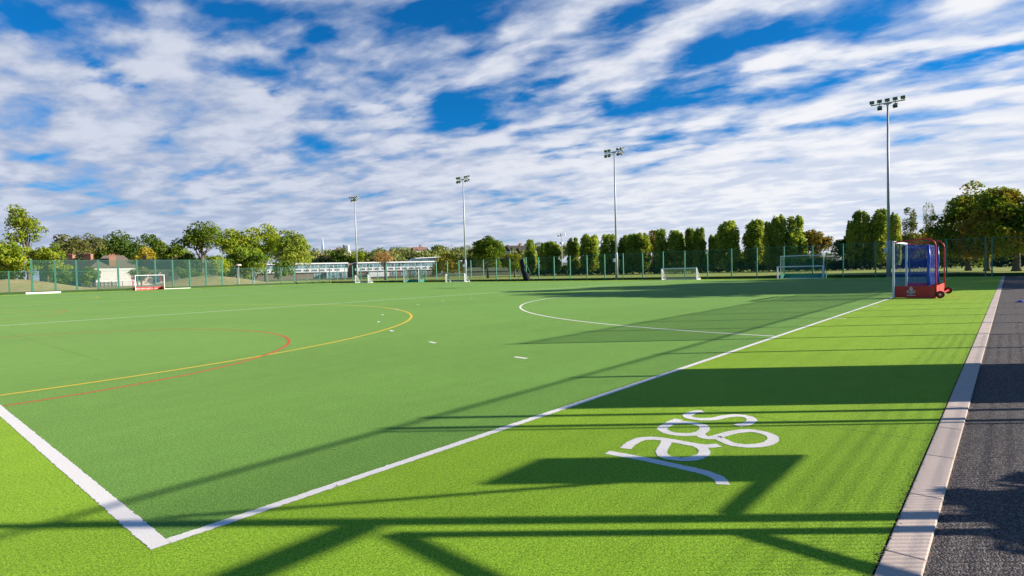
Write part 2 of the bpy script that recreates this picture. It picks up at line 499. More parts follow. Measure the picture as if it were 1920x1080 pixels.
class MB:
    """collects shapes into one mesh"""
    def __init__(self):
        self.v, self.f, self.uv = [], [], {}

    def quad(self, a, b, c, d, uv=None):
        i = len(self.v)
        self.v += [tuple(a), tuple(b), tuple(c), tuple(d)]
        if uv:
            self.uv[len(self.f)] = uv
        self.f.append((i, i + 1, i + 2, i + 3))

    def poly(self, pts):
        i = len(self.v)
        self.v += [tuple(p) for p in pts]
        self.f.append(tuple(range(i, i + len(pts))))

    def box(self, x0, x1, y0, y1, z0, z1):
        i = len(self.v)
        self.v += [(x0, y0, z0), (x1, y0, z0), (x1, y1, z0), (x0, y1, z0), (x0, y0, z1), (x1, y0, z1), (x1, y1, z1), (x0, y1, z1)]
        self.f += [(i, i + 3, i + 2, i + 1), (i + 4, i + 5, i + 6, i + 7), (i, i + 1, i + 5, i + 4), (i + 1, i + 2, i + 6, i + 5),
                   (i + 2, i + 3, i + 7, i + 6), (i + 3, i, i + 4, i + 7)]
        return self

    def tube(self, pts, rad, n=8, cap=True):
        pts = [Vector(p) for p in pts]
        if not isinstance(rad, (list, tuple)):
            rad = [rad] * len(pts)
        base = len(self.v)
        up = None
        for k, p in enumerate(pts):
            t = (pts[min(k + 1, len(pts) - 1)] - pts[max(k - 1, 0)]).normalized()
            if up is None:
                up = Vector((0, 0, 1)) if abs(t.z) < 0.9 else Vector((1, 0, 0))
            x = t.cross(up).normalized()
            y = x.cross(t).normalized()
            up = y
            for j in range(n):
                a = 2 * math.pi * j / n + math.pi / n
                q = p + (x * math.cos(a) + y * math.sin(a)) * rad[k]
                self.v.append(tuple(q))
        for k in range(len(pts) - 1):
            for j in range(n):
                a, b = base + k * n + j, base + k * n + (j + 1) % n
                self.f.append((a, b, b + n, a + n))
        if cap:
            self.f.append(tuple(base + j for j in range(n))[::-1])
            self.f.append(tuple(base + (len(pts) - 1) * n + j for j in range(n)))
        return self

    def disc_wheel(self, c, axis, r, w, n=20):
        a = Vector(axis).normalized()
        c = Vector(c)
        return self.tube([c - a * w / 2, c - a * w * 0.4, c + a * w * 0.4, c + a * w / 2], [r * 0.9, r, r, r * 0.9], n)

    def prism(self, prof, y0, y1):
        """prof: (x,z) outline extruded along y"""
        n, i = len(prof), len(self.v)
        self.v += [(x, y0, z) for x, z in prof] + [(x, y1, z) for x, z in prof]
        self.f.append(tuple(range(i, i + n)))
        self.f.append(tuple(range(i + n, i + 2 * n))[::-1])
        for k in range(n):
            self.f.append((i + k, i + n + k, i + n + (k + 1) % n, i + (k + 1) % n))
        return self

    def mesh(self, name, mat, smooth=False):
        me = bpy.data.meshes.new(name)
        me.from_pydata(self.v, [], self.f)
        if self.uv:
            lay = me.uv_layers.new(name='UVMap')
            for fi, uv in self.uv.items():
                for k, li in enumerate(me.polygons[fi].loop_indices):
                    lay.data[li].uv = uv[k]
        me.materials.append(mat)
        if smooth:
            me.polygons.foreach_set('use_smooth', [True] * len(me.polygons))
        me.update()
        return me

    def build(self, name, mat, parent=None, smooth=False):
        return link(name, self.mesh(name, mat, smooth), parent)


def link(name, data, parent=None):
    o = bpy.data.objects.new(name, data)
    COL.objects.link(o)
    if parent:
        o.parent = parent
    return o


def tag(o, label=None, cat=None, group=None, kind=None):
    for k, v in (('label', label), ('category', cat), ('group', group), ('kind', kind)):
        if v:
            o[k] = v
    return o


def thing(name, label, cat, loc=(0, 0, 0), rz=0.0, group=None):
    o = bpy.data.objects.new(name, None)
    COL.objects.link(o)
    o.empty_display_size = 0.3
    o.location = loc
    o.rotation_euler = (0, 0, rz)
    return tag(o, label, cat, group)


def dup(root, loc, rz, label, scale=None):
    r = root.copy()
    COL.objects.link(r)
    r.location = loc
    r.rotation_euler = (0, 0, rz)
    r['label'] = label
    if scale:
        r.scale = scale
    for ch in list(root.children):
        c = ch.copy()
        COL.objects.link(c)
        c.parent = r
        for g in list(ch.children):
            e = g.copy()
            COL.objects.link(e)
            e.parent = c
    return r


def bezel(o, w=0.01, seg=2):
    m = o.modifiers.new('bevel', 'BEVEL')
    m.width = w
    m.segments = seg
    m.limit_method = 'ANGLE'
    return o


# ------------------------------------------------------------------ ground, pitch and markings
PW, PL = 55.0, 91.4
g = MB()
N = 60
rng = np.random.default_rng(5)


def sheet(name, x0, x1, y0, y1, z, mat):
    b = MB()
    b.quad((x0, y0, z), (x1, y0, z), (x1, y1, z), (x0, y1, z))
    return tag(b.build(name, mat), kind='structure')


sheet('ground', -4000, 4000, -4000, 4000, -0.06, M['field'])
sheet('pitch', 0.10, PW, 0.075, PL, 0.0, M['turf_in'])
ro = MB()
for x0, x1, y0, y1 in ((-5.5, 0.0, -2.991, 96.1), (0.0, PW + 4.6, -2.991, 0.0), (PW + 0.0, PW + 4.6, 0.0, 96.1), (0.0, PW, PL, 96.1)):
    ro.quad((x0, y0, 0), (x1, y0, 0), (x1, y1, 0), (x0, y1, 0))
tag(ro.build('run_off_turf', M['turf_out']), kind='structure')
sheet('soil_gap', -5.5, PW + 5, -3.02, -2.98, -0.02, M['soil'])
sheet('path', -8, PW + 5.0, -9.0, -3.15, -0.012, M['asphalt'])
kb = MB()
u = 0.495 - 0.9217 * 6
while u < 59.0:
    kb.box(u + 0.003, u + 0.9187, -3.168, -3.0, -0.12, 0.006)
    u += 0.9217
ko = bezel(kb.build('kerb', M['kerb']), 0.006, 2)
tag(ko, kind='structure')

ZL = 0.0018


EDGE = random.Random(9)


def strip(mb, pts, w, z=ZL, frayed=0.0, step=0.02):
    """flat ribbon along pts; frayed > 0 lets the fibres at both edges wander by that many metres"""
    pts = [Vector((p[0], p[1], 0)) for p in pts]
    if frayed:
        out = [pts[0]]
        for a, c in zip(pts, pts[1:]):
            n = max(1, int((c - a).length / step))
            out += [a.lerp(c, k / n) for k in range(1, n + 1)]
        pts = out
    n = len(pts)
    L, Rr = [], []
    for k in range(n):
        t = (pts[min(k + 1, n - 1)] - pts[max(k - 1, 0)]).normalized()
        nn = Vector((-t.y, t.x, 0))
        L.append(pts[k] + nn * (w / 2 + EDGE.gauss(0, frayed)))
        Rr.append(pts[k] - nn * (w / 2 + EDGE.gauss(0, frayed)))
    for k in range(n - 1):
        mb.quad((Rr[k].x, Rr[k].y, z), (Rr[k + 1].x, Rr[k + 1].y, z), (L[k + 1].x, L[k + 1].y, z), (L[k].x, L[k].y, z))


def marking(name, parts, mat, z=ZL):
    b = MB()
    for pts, w in parts:
        strip(b, pts, w, z)
    return tag(b.build(name, mat), kind='structure')


def arc(cx, cy, r, a0, a1, n=48):
    return [(cx + r * math.cos(a0 + (a1 - a0) * k / n), cy + r * math.sin(a0 + (a1 - a0) * k / n)) for k in range(n + 1)]


PI = math.pi
bl = MB()
strip(bl, [(0.10, 0.038), (9.0, 0.038)], 0.078, ZL, 0.0028, 0.018)
strip(bl, [(9.0, 0.038), (PW, 0.038)], 0.078, ZL)
tag(bl.build('back_line', M['white_line']), kind='structure')
sl = MB()
strip(sl, [(0.05, 0.0), (0.05, 7.0)], 0.10, ZL, 0.0028, 0.018)
strip(sl, [(0.05, 7.0), (0.05, PL)], 0.10, ZL)
tag(sl.build('side_line', M['white_line']), kind='structure')
marking('far_side_line', [([(PW - 0.04, 0.08), (PW - 0.04, PL - 0.08)], 0.08)], M['white_line'])
marking('far_back_line', [([(0.10, PL - 0.04), (PW, PL - 0.04)], 0.08)], M['white_line'])
for nm, v in (('quarter_line', 22.9), ('halfway_line', 45.7), ('far_quarter_line', 68.5)):
    marking(nm, [([(0.10, v), (PW - 0.08, v)], 0.10)], M['white_line'])


def circle_line(name, base, sgn):
    r = 14.63 - 0.0375
    pts = [(PW / 2 - 1.83 + r * math.sin(t), base + sgn * r * math.cos(t)) for t in np.linspace(-PI / 2 + 0.006, 0, 60)]
    pts += [(PW / 2 + 1.83 - r * math.sin(t), base + sgn * r * math.cos(t)) for t in np.linspace(0, -PI / 2 + 0.006, 60)]
    marking(name, [(pts, 0.078)], M['white_line'], ZL + 0.0005)


circle_line('shooting_circle', 0.0, 1)
circle_line('far_shooting_circle', PL, -1)
# broken line five metres outside the shooting circle: one dash every three metres
for base, sgn, nm in ((0.0, 1, 'broken_circle_line'), (PL, -1, 'far_broken_circle_line')):
    r = 19.63
    px = [(970.8, 670.5)]
    parts = []
    step = 3.0
    s = 1.83 - 1.5
    offs = []
    # along the flat centre, then round the quarter arcs
    half = 1.83 + r * PI / 2
    k = 0
    pos = 0.0
    while pos < half - 0.4:
        offs.append(pos)
        pos += step
    def at(q, side):
        if q < 1.83:
            return (PW / 2 + side * q, base + sgn * r)
        t = (q - 1.83) / r
        return (PW / 2 + side * (1.83 + r * math.sin(t)), base + sgn * r * math.cos(t))
    for q in offs:
        for side in ((1, -1) if q > 0 else (1,)):
            a, b = at(abs(q - 0.15), side), at(q + 0.15, side)
            if a[0] < 0.3 or a[0] > PW - 0.3:
                continue
            if q == 0:
                a, b = (PW / 2 - 0.15, base + sgn * r), (PW / 2 + 0.15, base + sgn * r)
            parts.append(([a, b], 0.078))
    marking(nm, parts, M['white_line'])
# penalty marks and corner marks outside the back line
marking('penalty_spot', [(arc(PW / 2, 6.475, 0.04, 0, 2 * PI, 16), 0.075)], M['white_line'])
pm = []
for uu in (5.0, 15.67, 20.67, 34.33, 39.33):
    if uu > 10:
        pm.append(([(uu, -0.003), (uu, -0.30)], 0.075))
marking('penalty_corner_mark', pm, M['white_line'])
# yellow and red creases centred on the side lines
YW, RW = 0.080, 0.068
marking('yellow_crease', [(arc(0.1, 20.85, 14.42, -PI / 2 + .001, PI / 2 - .001, 90), YW)], M['yellow_line'], ZL - 0.001)
marking('red_crease', [(arc(0.1, 11.45, 5.92, -PI / 2 + .004, PI / 2 - .004, 70), RW)], M['red_line'], ZL - 0.0005)
marking('far_yellow_crease', [(arc(0.1, 63.7, 14.1, -PI / 2 + .01, PI / 2 - .01, 90), YW)], M['yellow_line'], ZL - 0.001)
marking('far_red_crease', [(arc(0.1, 33.0, 5.8, -PI / 2 + .02, PI / 2 - .02, 70), RW)], M['red_line'], ZL - 0.0005)
marking('yellow_mark', [([(45.3, 35.75), (45.3, 36.1)], 0.30)], M['yellow_line'])
# seams between turf rolls
b = MB()
strip(b, [(4.60, -2.97), (4.59, -0.02)], 0.006, 0.0008)
strip(b, [(1.90, 9.0), (1.905, 20.2)], 0.006, 0.0008)
tag(b.build('turf_seam', plain('seam_dark', (0.03, 0.08, 0.012), 0.9)), kind='structure')


def smooth_path(pts, k=6):
    P = [Vector((p[0], p[1], 0)) for p in pts]
    P = [2 * P[0] - P[1]] + P + [2 * P[-1] - P[-2]]
    out = []
    for i in range(1, len(P) - 2):
        for j in range(k):
            t = j / k
            a, b_, c, d = P[i - 1], P[i], P[i + 1], P[i + 2]
            out.append(0.5 * ((2 * b_) + (-a + c) * t + (2 * a - 5 * b_ + 4 * c - d) * t * t + (-a + 3 * b_ - 3 * c + d) * t ** 3))
    out.append(P[-2])
    return [(p.x, p.y) for p in out]


LET = [
    [(2.846, -1.085), (2.865, -1.303), (2.873, -1.493), (2.872, -1.72), (2.866, -1.851), (2.838, -1.946), (2.787, -2.005), (2.722, -2.045)],
    [(3.008, -1.155), (3.135, -1.126), (3.291, -1.125), (3.384, -1.191), (3.413, -1.304), (3.42, -1.425), (3.423, -1.572), (3.457, -1.654), (3.525, -1.71)],
    [(3.400, -1.320), (3.223, -1.377), (3.079, -1.428), (3.011, -1.5), (3.015, -1.573), (3.054, -1.648), (3.138, -1.694), (3.274, -1.692), (3.373, -1.632), (3.425, -1.55)],
    [(4.075, -1.118), (3.985, -1.108), (3.890, -1.104)],
    [(3.90, -1.11), (3.727, -1.118), (3.651, -1.172), (3.612, -1.272), (3.65, -1.372), (3.734, -1.44), (3.888, -1.438), (4.002, -1.369), (4.022, -1.261), (3.98, -1.167), (3.90, -1.11)],
    [(3.770, -1.440), (3.68, -1.505), (3.675, -1.573), (3.748, -1.62)],
    [(3.738, -1.605), (3.94, -1.665), (4.073, -1.757), (4.083, -1.862), (4.03, -1.955), (3.915, -2.003), (3.772, -1.996), (3.65, -1.915), (3.611, -1.803), (3.655, -1.705), (3.738, -1.605)],
    [(4.490, -1.175), (4.419, -1.115), (4.257, -1.118), (4.191, -1.176), (4.199, -1.276), (4.289, -1.374), (4.413, -1.415), (4.518, -1.488), (4.532, -1.582), (4.457, -1.655), (4.318, -1.675), (4.17, -1.623)],
]
lt0 = thing('inlaid_lettering', 'white looping lower case letters inlaid in the lime turf beside the back line', 'lettering', (0, 0, 0))
for nm, ks in (('letter_j', (0,)), ('letter_a', (1, 2)), ('letter_g', (3, 4, 5, 6)), ('letter_s', (7,))):
    b = MB()
    for k in ks:
        strip(b, smooth_path(LET[k]), 0.088, ZL + 0.0004 * (k % 4), 0.0022, 0.018)
    b.build('letter', M['white_line'], lt0)

# bits blown onto the turf and along the kerb
b = MB()
rr = random.Random(4)
def fleck(x, y, s, z):
    a = rr.uniform(0, PI)
    dx, dy = math.cos(a) * s, math.sin(a) * s
    w = rr.uniform(0.3, 0.6)
    b.quad((x - dx, y - dy, z), (x + dy * w, y - dx * w, z + s * .4), (x + dx, y + dy, z), (x - dy * w, y + dx * w, z + s * .5))
for _ in range(90):
    fleck(rr.uniform(0.3, 14), rr.uniform(-2.8, 14), rr.uniform(0.006, 0.016), 0.004)
for _ in range(420):
    u = 1.2 + 8.0 * rr.random() ** 1.6
    fleck(u, rr.gauss(-2.995, 0.014), rr.uniform(0.004, 0.013), 0.004)
tag(b.build('leaf_litter', plain('dry_leaf', (0.36, 0.27, 0.13), 0.9, 0, 0.4, 30)), 'pale scraps of dry leaf lying on the turf and along the kerb gap', 'leaf litter', kind='stuff')

# ------------------------------------------------------------------ fences
ALONG = {}


def fence(name, label, p0, p1, posts, H, sheets, z0=0.0, pw=0.08, rails=(), postmat=None, posth=None, group='green sports fences round the pitch', heights=None):
    """posts: distances from p0 along p0-p1; sheets: (s0, s1, z0, z1, material)"""
    d = Vector((p1[0] - p0[0], p1[1] - p0[1], 0))
    rz = math.atan2(d.y, d.x)
    root = thing(name, label, 'fence', (p0[0], p0[1], 0), rz, group)
    meshes = {}
    for k, s in enumerate(posts):
        h = heights[k] if heights else H
        if h not in meshes:
            m = MB().box(-pw / 2, pw / 2, -0.01, pw, 0, h + 0.04)
            m.box(-pw / 2 - .006, pw / 2 + .006, -0.016, pw + .006, h + 0.04, h + 0.055)
            meshes[h] = m.mesh('post', postmat or M['fence'])
        o = link('post', meshes[h], root)
        o.location = (s, 0.012, 0)
    for s0, s1, a, c, mat in sheets:
        m = MB()
        m.quad((s0, 0, a), (s1, 0, a), (s1, 0, c), (s0, 0, c), ((s0, a), (s1, a), (s1, c), (s0, c)))
        m.build('mesh_panel', mat, root)
    for s0, s1, z in rails:
        MB().box(s0, s1, -0.026, -0.006, z - 0.015, z + 0.015).build('rail', postmat or M['fence'], root)
    return root


UA = 60.0
apv = [-4.9 + 0, -2.36, -1.95, 0.6, 3.2] + [5.75 + 2.6 * k for k in range(35)]
# far side, seen along the right half of the photo
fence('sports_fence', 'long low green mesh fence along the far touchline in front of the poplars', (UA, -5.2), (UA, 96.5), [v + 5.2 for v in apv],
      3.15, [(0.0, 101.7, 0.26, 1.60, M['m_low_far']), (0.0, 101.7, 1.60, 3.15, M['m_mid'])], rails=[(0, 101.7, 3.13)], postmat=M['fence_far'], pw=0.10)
# far end: low, tall behind the goal, low
VB = 96.5
bu_low1 = [-5.5 + 2.5 * k for k in range(8)]
tall_b = [14.76, 17.29, 19.7, 22.3, 24.75, 27.2, 29.65, 32.1, 34.6, 37.1, 39.65]
fence('sports_fence', 'low open green mesh fence at the left edge beside the tall ball stop', (-6, VB), (14.6, VB), [u + 6 for u in (-3.0, -0.4, 2.2, 4.8, 7.3, 9.8, 12.4)],
      3.1, [(0, 20.6, 0.3, 1.45, M['m_low']), (0, 20.6, 1.45, 3.1, M['m_mid'])], rails=[(0, 20.6, 3.08)], pw=0.14)
fence('ball_stop_fence', 'tall dense green ball stop fence behind the red and white goal on the left', (14.76, VB), (39.65, VB), [u - 14.76 for u in tall_b],
      4.55, [(0, 24.89, 0.3, 1.55, M['m_low']), (0, 24.89, 1.55, 4.55, M['m_tall'])], rails=[(0, 24.89, 4.53), (0, 24.89, 2.95)], pw=0.20)
fence('sports_fence', 'low green mesh fence between the tall ball stop and the school corner', (39.75, VB), (59.95, VB), [u - 39.75 for u in (42.13, 44.7, 47.3, 49.9, 52.5, 55.1, 57.6, 59.8)],
      3.1, [(0, 20.2, 0.3, 1.45, M['m_low']), (0, 20.2, 1.45, 3.1, M['m_mid'])], rails=[(0, 20.2, 3.08)], pw=0.12)
# right side, out of the picture, whose shadow lies across the turf
VR = -5.2
low_r = [-5.5, -2.9, -0.3, 2.3, 4.38, 4.58, 7.16, 7.64, 10.2, 12.7]
fr = fence('sports_fence', 'low green mesh fence beside the asphalt path with a gate bay', (-6, VR), (14.8, VR), [u + 6 for u in low_r],
      3.1, [(0, 20.8, 0.05, 1.45, M['m_low_r']), (0, 20.8, 1.45, 3.1, M['m_mid_r'])], rails=[(0, 20.8, 3.08)], pw=0.052,
      heights=[2.09 if u == 4.38 else 3.17 if u == 4.58 else 3.03 for u in low_r])
fence('ball_stop_fence', 'tall green ball stop fence along the path behind the red goal', (14.85, VR), (39.8, VR), [0.02 + 2.55 * k for k in range(10)],
      4.58, [(0, 24.95, 0.05, 3.08, M['m_mid_r']), (0, 24.95, 3.08, 4.58, M['m_tall'])], rails=[(0, 24.95, 3.08), (0, 24.95, 4.56)], pw=0.055)
fence('sports_fence', 'low green mesh fence along the path beyond the tall section', (39.85, VR), (60, VR), [2.5 * k for k in range(8)],
      3.1, [(0, 20.1, 0.05, 1.45, M['m_low_r']), (0, 20.1, 1.45, 3.1, M['m_mid_r'])], rails=[(0, 20.1, 3.08)], pw=0.07)
cb = MB().tube([(UA + .05, -4.35, 0.1), (UA + .05, -6.2, 2.4)], 0.045, 8)
tag(cb.build('fence_stay', M['fence']), 'dark slanting stay bracing the fence corner under the chestnuts', 'fence stay')
# gate, sign and screen on the near fence
gt = thing('gate', 'green pedestrian gate in the fence beside the path', 'gate', (0, VR, 0))
m = MB()
m.box(4.66, 7.08, -0.031, -0.002, 3.066, 3.096).box(4.66, 7.08, -0.03, 0.02, 0.08, 0.13).box(4.66, 4.69, -0.03, 0.0, 0.13, 3.066).box(7.05, 7.08, -0.03, 0.0, 0.13, 3.066)
m.box(4.71, 5.36, -0.03, 0.02, 1.47, 1.52)
m.tube([(4.72, 0.0, 2.84), (5.62, 0.0, 1.50)], 0.024, 8)
m.build('gate_frame', M['fence'], gt)
m = MB()
m.quad((4.71, -0.006, 0.13), (7.03, -0.006, 0.13), (7.03, -0.006, 2.98), (4.71, -0.006, 2.98), ((0, 0), (2.3, 0), (2.3, 2.9), (0, 2.9)))
m.build('mesh_panel', M['m_mid_r'], gt)
MB().tube([(4.36, 0.0, 1.40), (3.80, 0.0, 1.06)], 0.04, 8).build('stay', M['fence'], gt)
MB().tube([(4.40, 0.0, 2.16), (3.80, 0.0, 1.80)], 0.045, 8).build('stay', M['fence'], gt)
MB().box(3.84, 4.545, -0.03, 0.03, 2.24, 2.34).build('gate_stop', M['fence'], gt)
sg = MB().box(5.38, 6.06, VR - 0.06, VR - 0.035, 1.48, 2.27)
tag(bezel(sg.build('notice_board', M['white']), 0.005), 'blank square notice board fixed to the green gate', 'notice board')
ss = MB().box(8.06, 10.86, VR - 0.075, VR - 0.035, 0.04, 2.68)
for k in range(5):
    ss.box(8.2 + k * .6, 8.26 + k * .6, VR - 0.10, VR - 0.0755, 0.04, 2.68)
tag(ss.build('wind_screen', M['board']), 'solid green boarded screen standing against the fence beside the path', 'screen')

# kick boards at the foot of the far fences
kb2 = MB().box(UA - 0.10, UA - 0.045, -5.2, 96.3, -0.05, 0.27)
tag(kb2.build('kick_board', M['board']), 'dark low kick board running along the foot of the far touchline fence', 'kick board')
kb3 = MB().box(-6, 59.8, VB - 0.12, VB - 0.06, -0.05, 0.33)
tag(kb3.build('kick_board', M['board']), 'sunlit low green kick board along the foot of the far end fence', 'kick board')

# ------------------------------------------------------------------ floodlights


def flood_head(root, x, y, z, tilt, mesh):
    pass


def head_parts(hs=1.0):
    h = MB()
    h.prism([(-0.34 * hs, -0.20 * hs), (-0.30 * hs, 0.20 * hs), (0.24 * hs, 0.14 * hs), (0.30 * hs, -0.02), (0.22 * hs, -0.16 * hs)], -0.25 * hs, 0.25 * hs)
    r = MB()
    r.box(-0.385 * hs, -0.335 * hs, -0.285 * hs, 0.285 * hs, -0.235 * hs, 0.235 * hs)
    gl = MB().box(-0.395 * hs, -0.3855 * hs, -0.24 * hs, 0.24 * hs, -0.19 * hs, 0.19 * hs)
    return h.mesh('lamp_head', M['lampbody']), r.mesh('lamp_rim', M['lamprim']), gl.mesh('lamp_glass', M['lampglass'])


HM = head_parts(0.66)
BRK = MB().box(-0.03, 0.03, -0.03, 0.03, -0.30, -0.10).mesh('lamp_bracket', M['galv'])


def floodlight(v, heads, label, twist=0.0, H=15.5, cab=2.2):
    root = thing('floodlight_mast', label, 'floodlight', (UA, v, 0), 0, 'floodlight masts along the far touchline')
    MB().tube([(0, 0, 0), (0, 0, 0.05)], 0.26, 16).build('base_plate', M['galv'], root)
    MB().tube([(0, 0, 0.05), (0, 0, 3.1), (0, 0, 3.35)], [0.185, 0.175, 0.13], 16).build('base_sleeve', M['galv'], root, True)
    MB().tube([(0, 0, 3.3), (0, 0, 9), (0, 0, H)], [0.125, 0.105, 0.075], 14).build('pole', M['galv'], root, True)
    bezel(MB().box(-0.30, -0.13, 0.02, 0.32, cab, cab + 0.42).build('control_box', M['cabinet'], root), 0.01)
    arm = MB().box(-0.05, 0.05, -1.30, 1.30, H - 0.01, H + 0.07).box(-0.14, 0.14, -0.30, 0.30, H - 0.07, H - 0.015)
    arm.tube([(0, 0, H - 0.35), (0, 0, H - 0.07)], [0.08, 0.12], 12)
    ao = arm.build('crossarm', M['galv'], root)
    for y, low, yaw in heads:
        y *= 0.80
        z = H + 0.29 if not low else H - 0.27
        o = link('lamp_head', HM[0], root)
        o.location = (-0.03, y, z)
        o.rotation_euler = (0, math.radians(-16 if not low else -38), math.radians(yaw))
        for nm, me in (('lamp_rim', HM[1]), ('lamp_glass', HM[2])):
            link(nm, me, o)
        br = MB().box(-0.03, 0.03, y - 0.03, y + 0.03, H + 0.07, z - 0.12) if not low else MB().box(-0.03, 0.03, y - 0.03, y + 0.03, z + 0.12, H - 0.01)
        br.build('lamp_bracket', M['galv'], root)
    return root


five = [(1.5, 0, 8), (0.75, 0, 4), (0.0, 0, 0), (-0.75, 0, -4), (-1.5, 0, -8)]
quad4 = [(1.45, 0, 24), (0.8, 0, 14), (-0.8, 0, -14), (-1.45, 0, -24)]
floodlight(4.75, five + [(0.75, 1, 6), (-0.75, 1, -6)], 'nearest and tallest looking floodlight mast, rising behind the red hockey goal')
floodlight(32.7, quad4 + [(1.45, 1, 24), (.8, 1, 14), (-.8, 1, -14), (-1.45, 1, -24)], 'floodlight mast with two paired lamp clusters, standing left of the middle white five-a-side goal')
floodlight(58.95, quad4 + [(1.45, 1, 24), (.8, 1, 14), (-.8, 1, -14), (-1.45, 1, -24)], 'floodlight mast beside the golden willow, behind a small white goal')
floodlight(87.55, five + [(1.0, 1, 6), (.35, 1, 3), (-.35, 1, -3), (-1.1, 1, -6)], 'farthest floodlight mast, in front of the white school building')

# ------------------------------------------------------------------ goals


def net_sheet(mb, a, b_, c, d, nu=6, nv=6, sag=None):
    """bilinear sheet a-b-c-d with UVs in metres; sag(u,v)->offset"""
    a, b_, c, d = map(Vector, (a, b_, c, d))
    wu = ((b_ - a).length + (c - d).length) / 2
    wv = ((d - a).length + (c - b_).length) / 2
    def P(i, j):
        s, t = i / nu, j / nv
        p = (a * (1 - s) + b_ * s) * (1 - t) + (d * (1 - s) + c * s) * t
        if sag:
            p = p + Vector(sag(s, t))
        return p
    for i in range(nu):
        for j in range(nv):
            uv = [(wu * i / nu, wv * j / nv), (wu * (i + 1) / nu, wv * j / nv), (wu * (i + 1) / nu, wv * (j + 1) / nv), (wu * i / nu, wv * (j + 1) / nv)]
            mb.quad(P(i, j), P(i + 1, j), P(i + 1, j + 1), P(i, j + 1), uv)


def text_mesh(body, size, mat, depth=0.004):
    cu = bpy.data.curves.new('lettering', 'FONT')
    cu.body = body
    cu.size = size
    cu.align_x = 'CENTER'
    cu.align_y = 'CENTER'
    cu.extrude = depth
    tmp = bpy.data.objects.new('tmp', cu)
    COL.objects.link(tmp)
    dg = bpy.context.evaluated_depsgraph_get()
    me = bpy.data.meshes.new_from_object(tmp.evaluated_get(dg))
    bpy.data.objects.remove(tmp)
    me.materials.clear()
    me.materials.append(mat)
    me.name = 'lettering'
    return me


def emblem_mesh(mat):
    """pale crest: a crossed triangle with round lobes above a short caption bar of dots"""
    m = MB()
    y = 0.0
    def rib(pts, w):
        pts = [Vector((p[0], 0, p[1])) for p in pts]
        for k in range(len(pts) - 1):
            t = (pts[k + 1] - pts[k]).normalized()
            n = Vector((-t.z, 0, t.x)) * w / 2
            m.quad(pts[k] - n, pts[k + 1] - n, pts[k + 1] + n, pts[k] + n)
    def ring(cx, cz, r, w):
        rib([(cx + r * math.cos(a), cz + r * math.sin(a)) for a in np.linspace(0, 2 * PI, 17)], w)
    rib([(-0.10, 0.02), (0.05, 0.19)], 0.028)
    rib([(0.10, 0.02), (-0.05, 0.19)], 0.028)
    ring(0.0, 0.225, 0.036, 0.022)
    ring(-0.085, 0.085, 0.042, 0.024)
    ring(0.085, 0.085, 0.042, 0.024)
    ring(0.0, 0.03, 0.036, 0.022)
    for k in range(7):
        x = -0.12 + k * 0.04
        rib([(x - .013, -0.055), (x + .013, -0.055)], 0.026 + 0.008 * (k % 2))
    return m.mesh('emblem', mat)


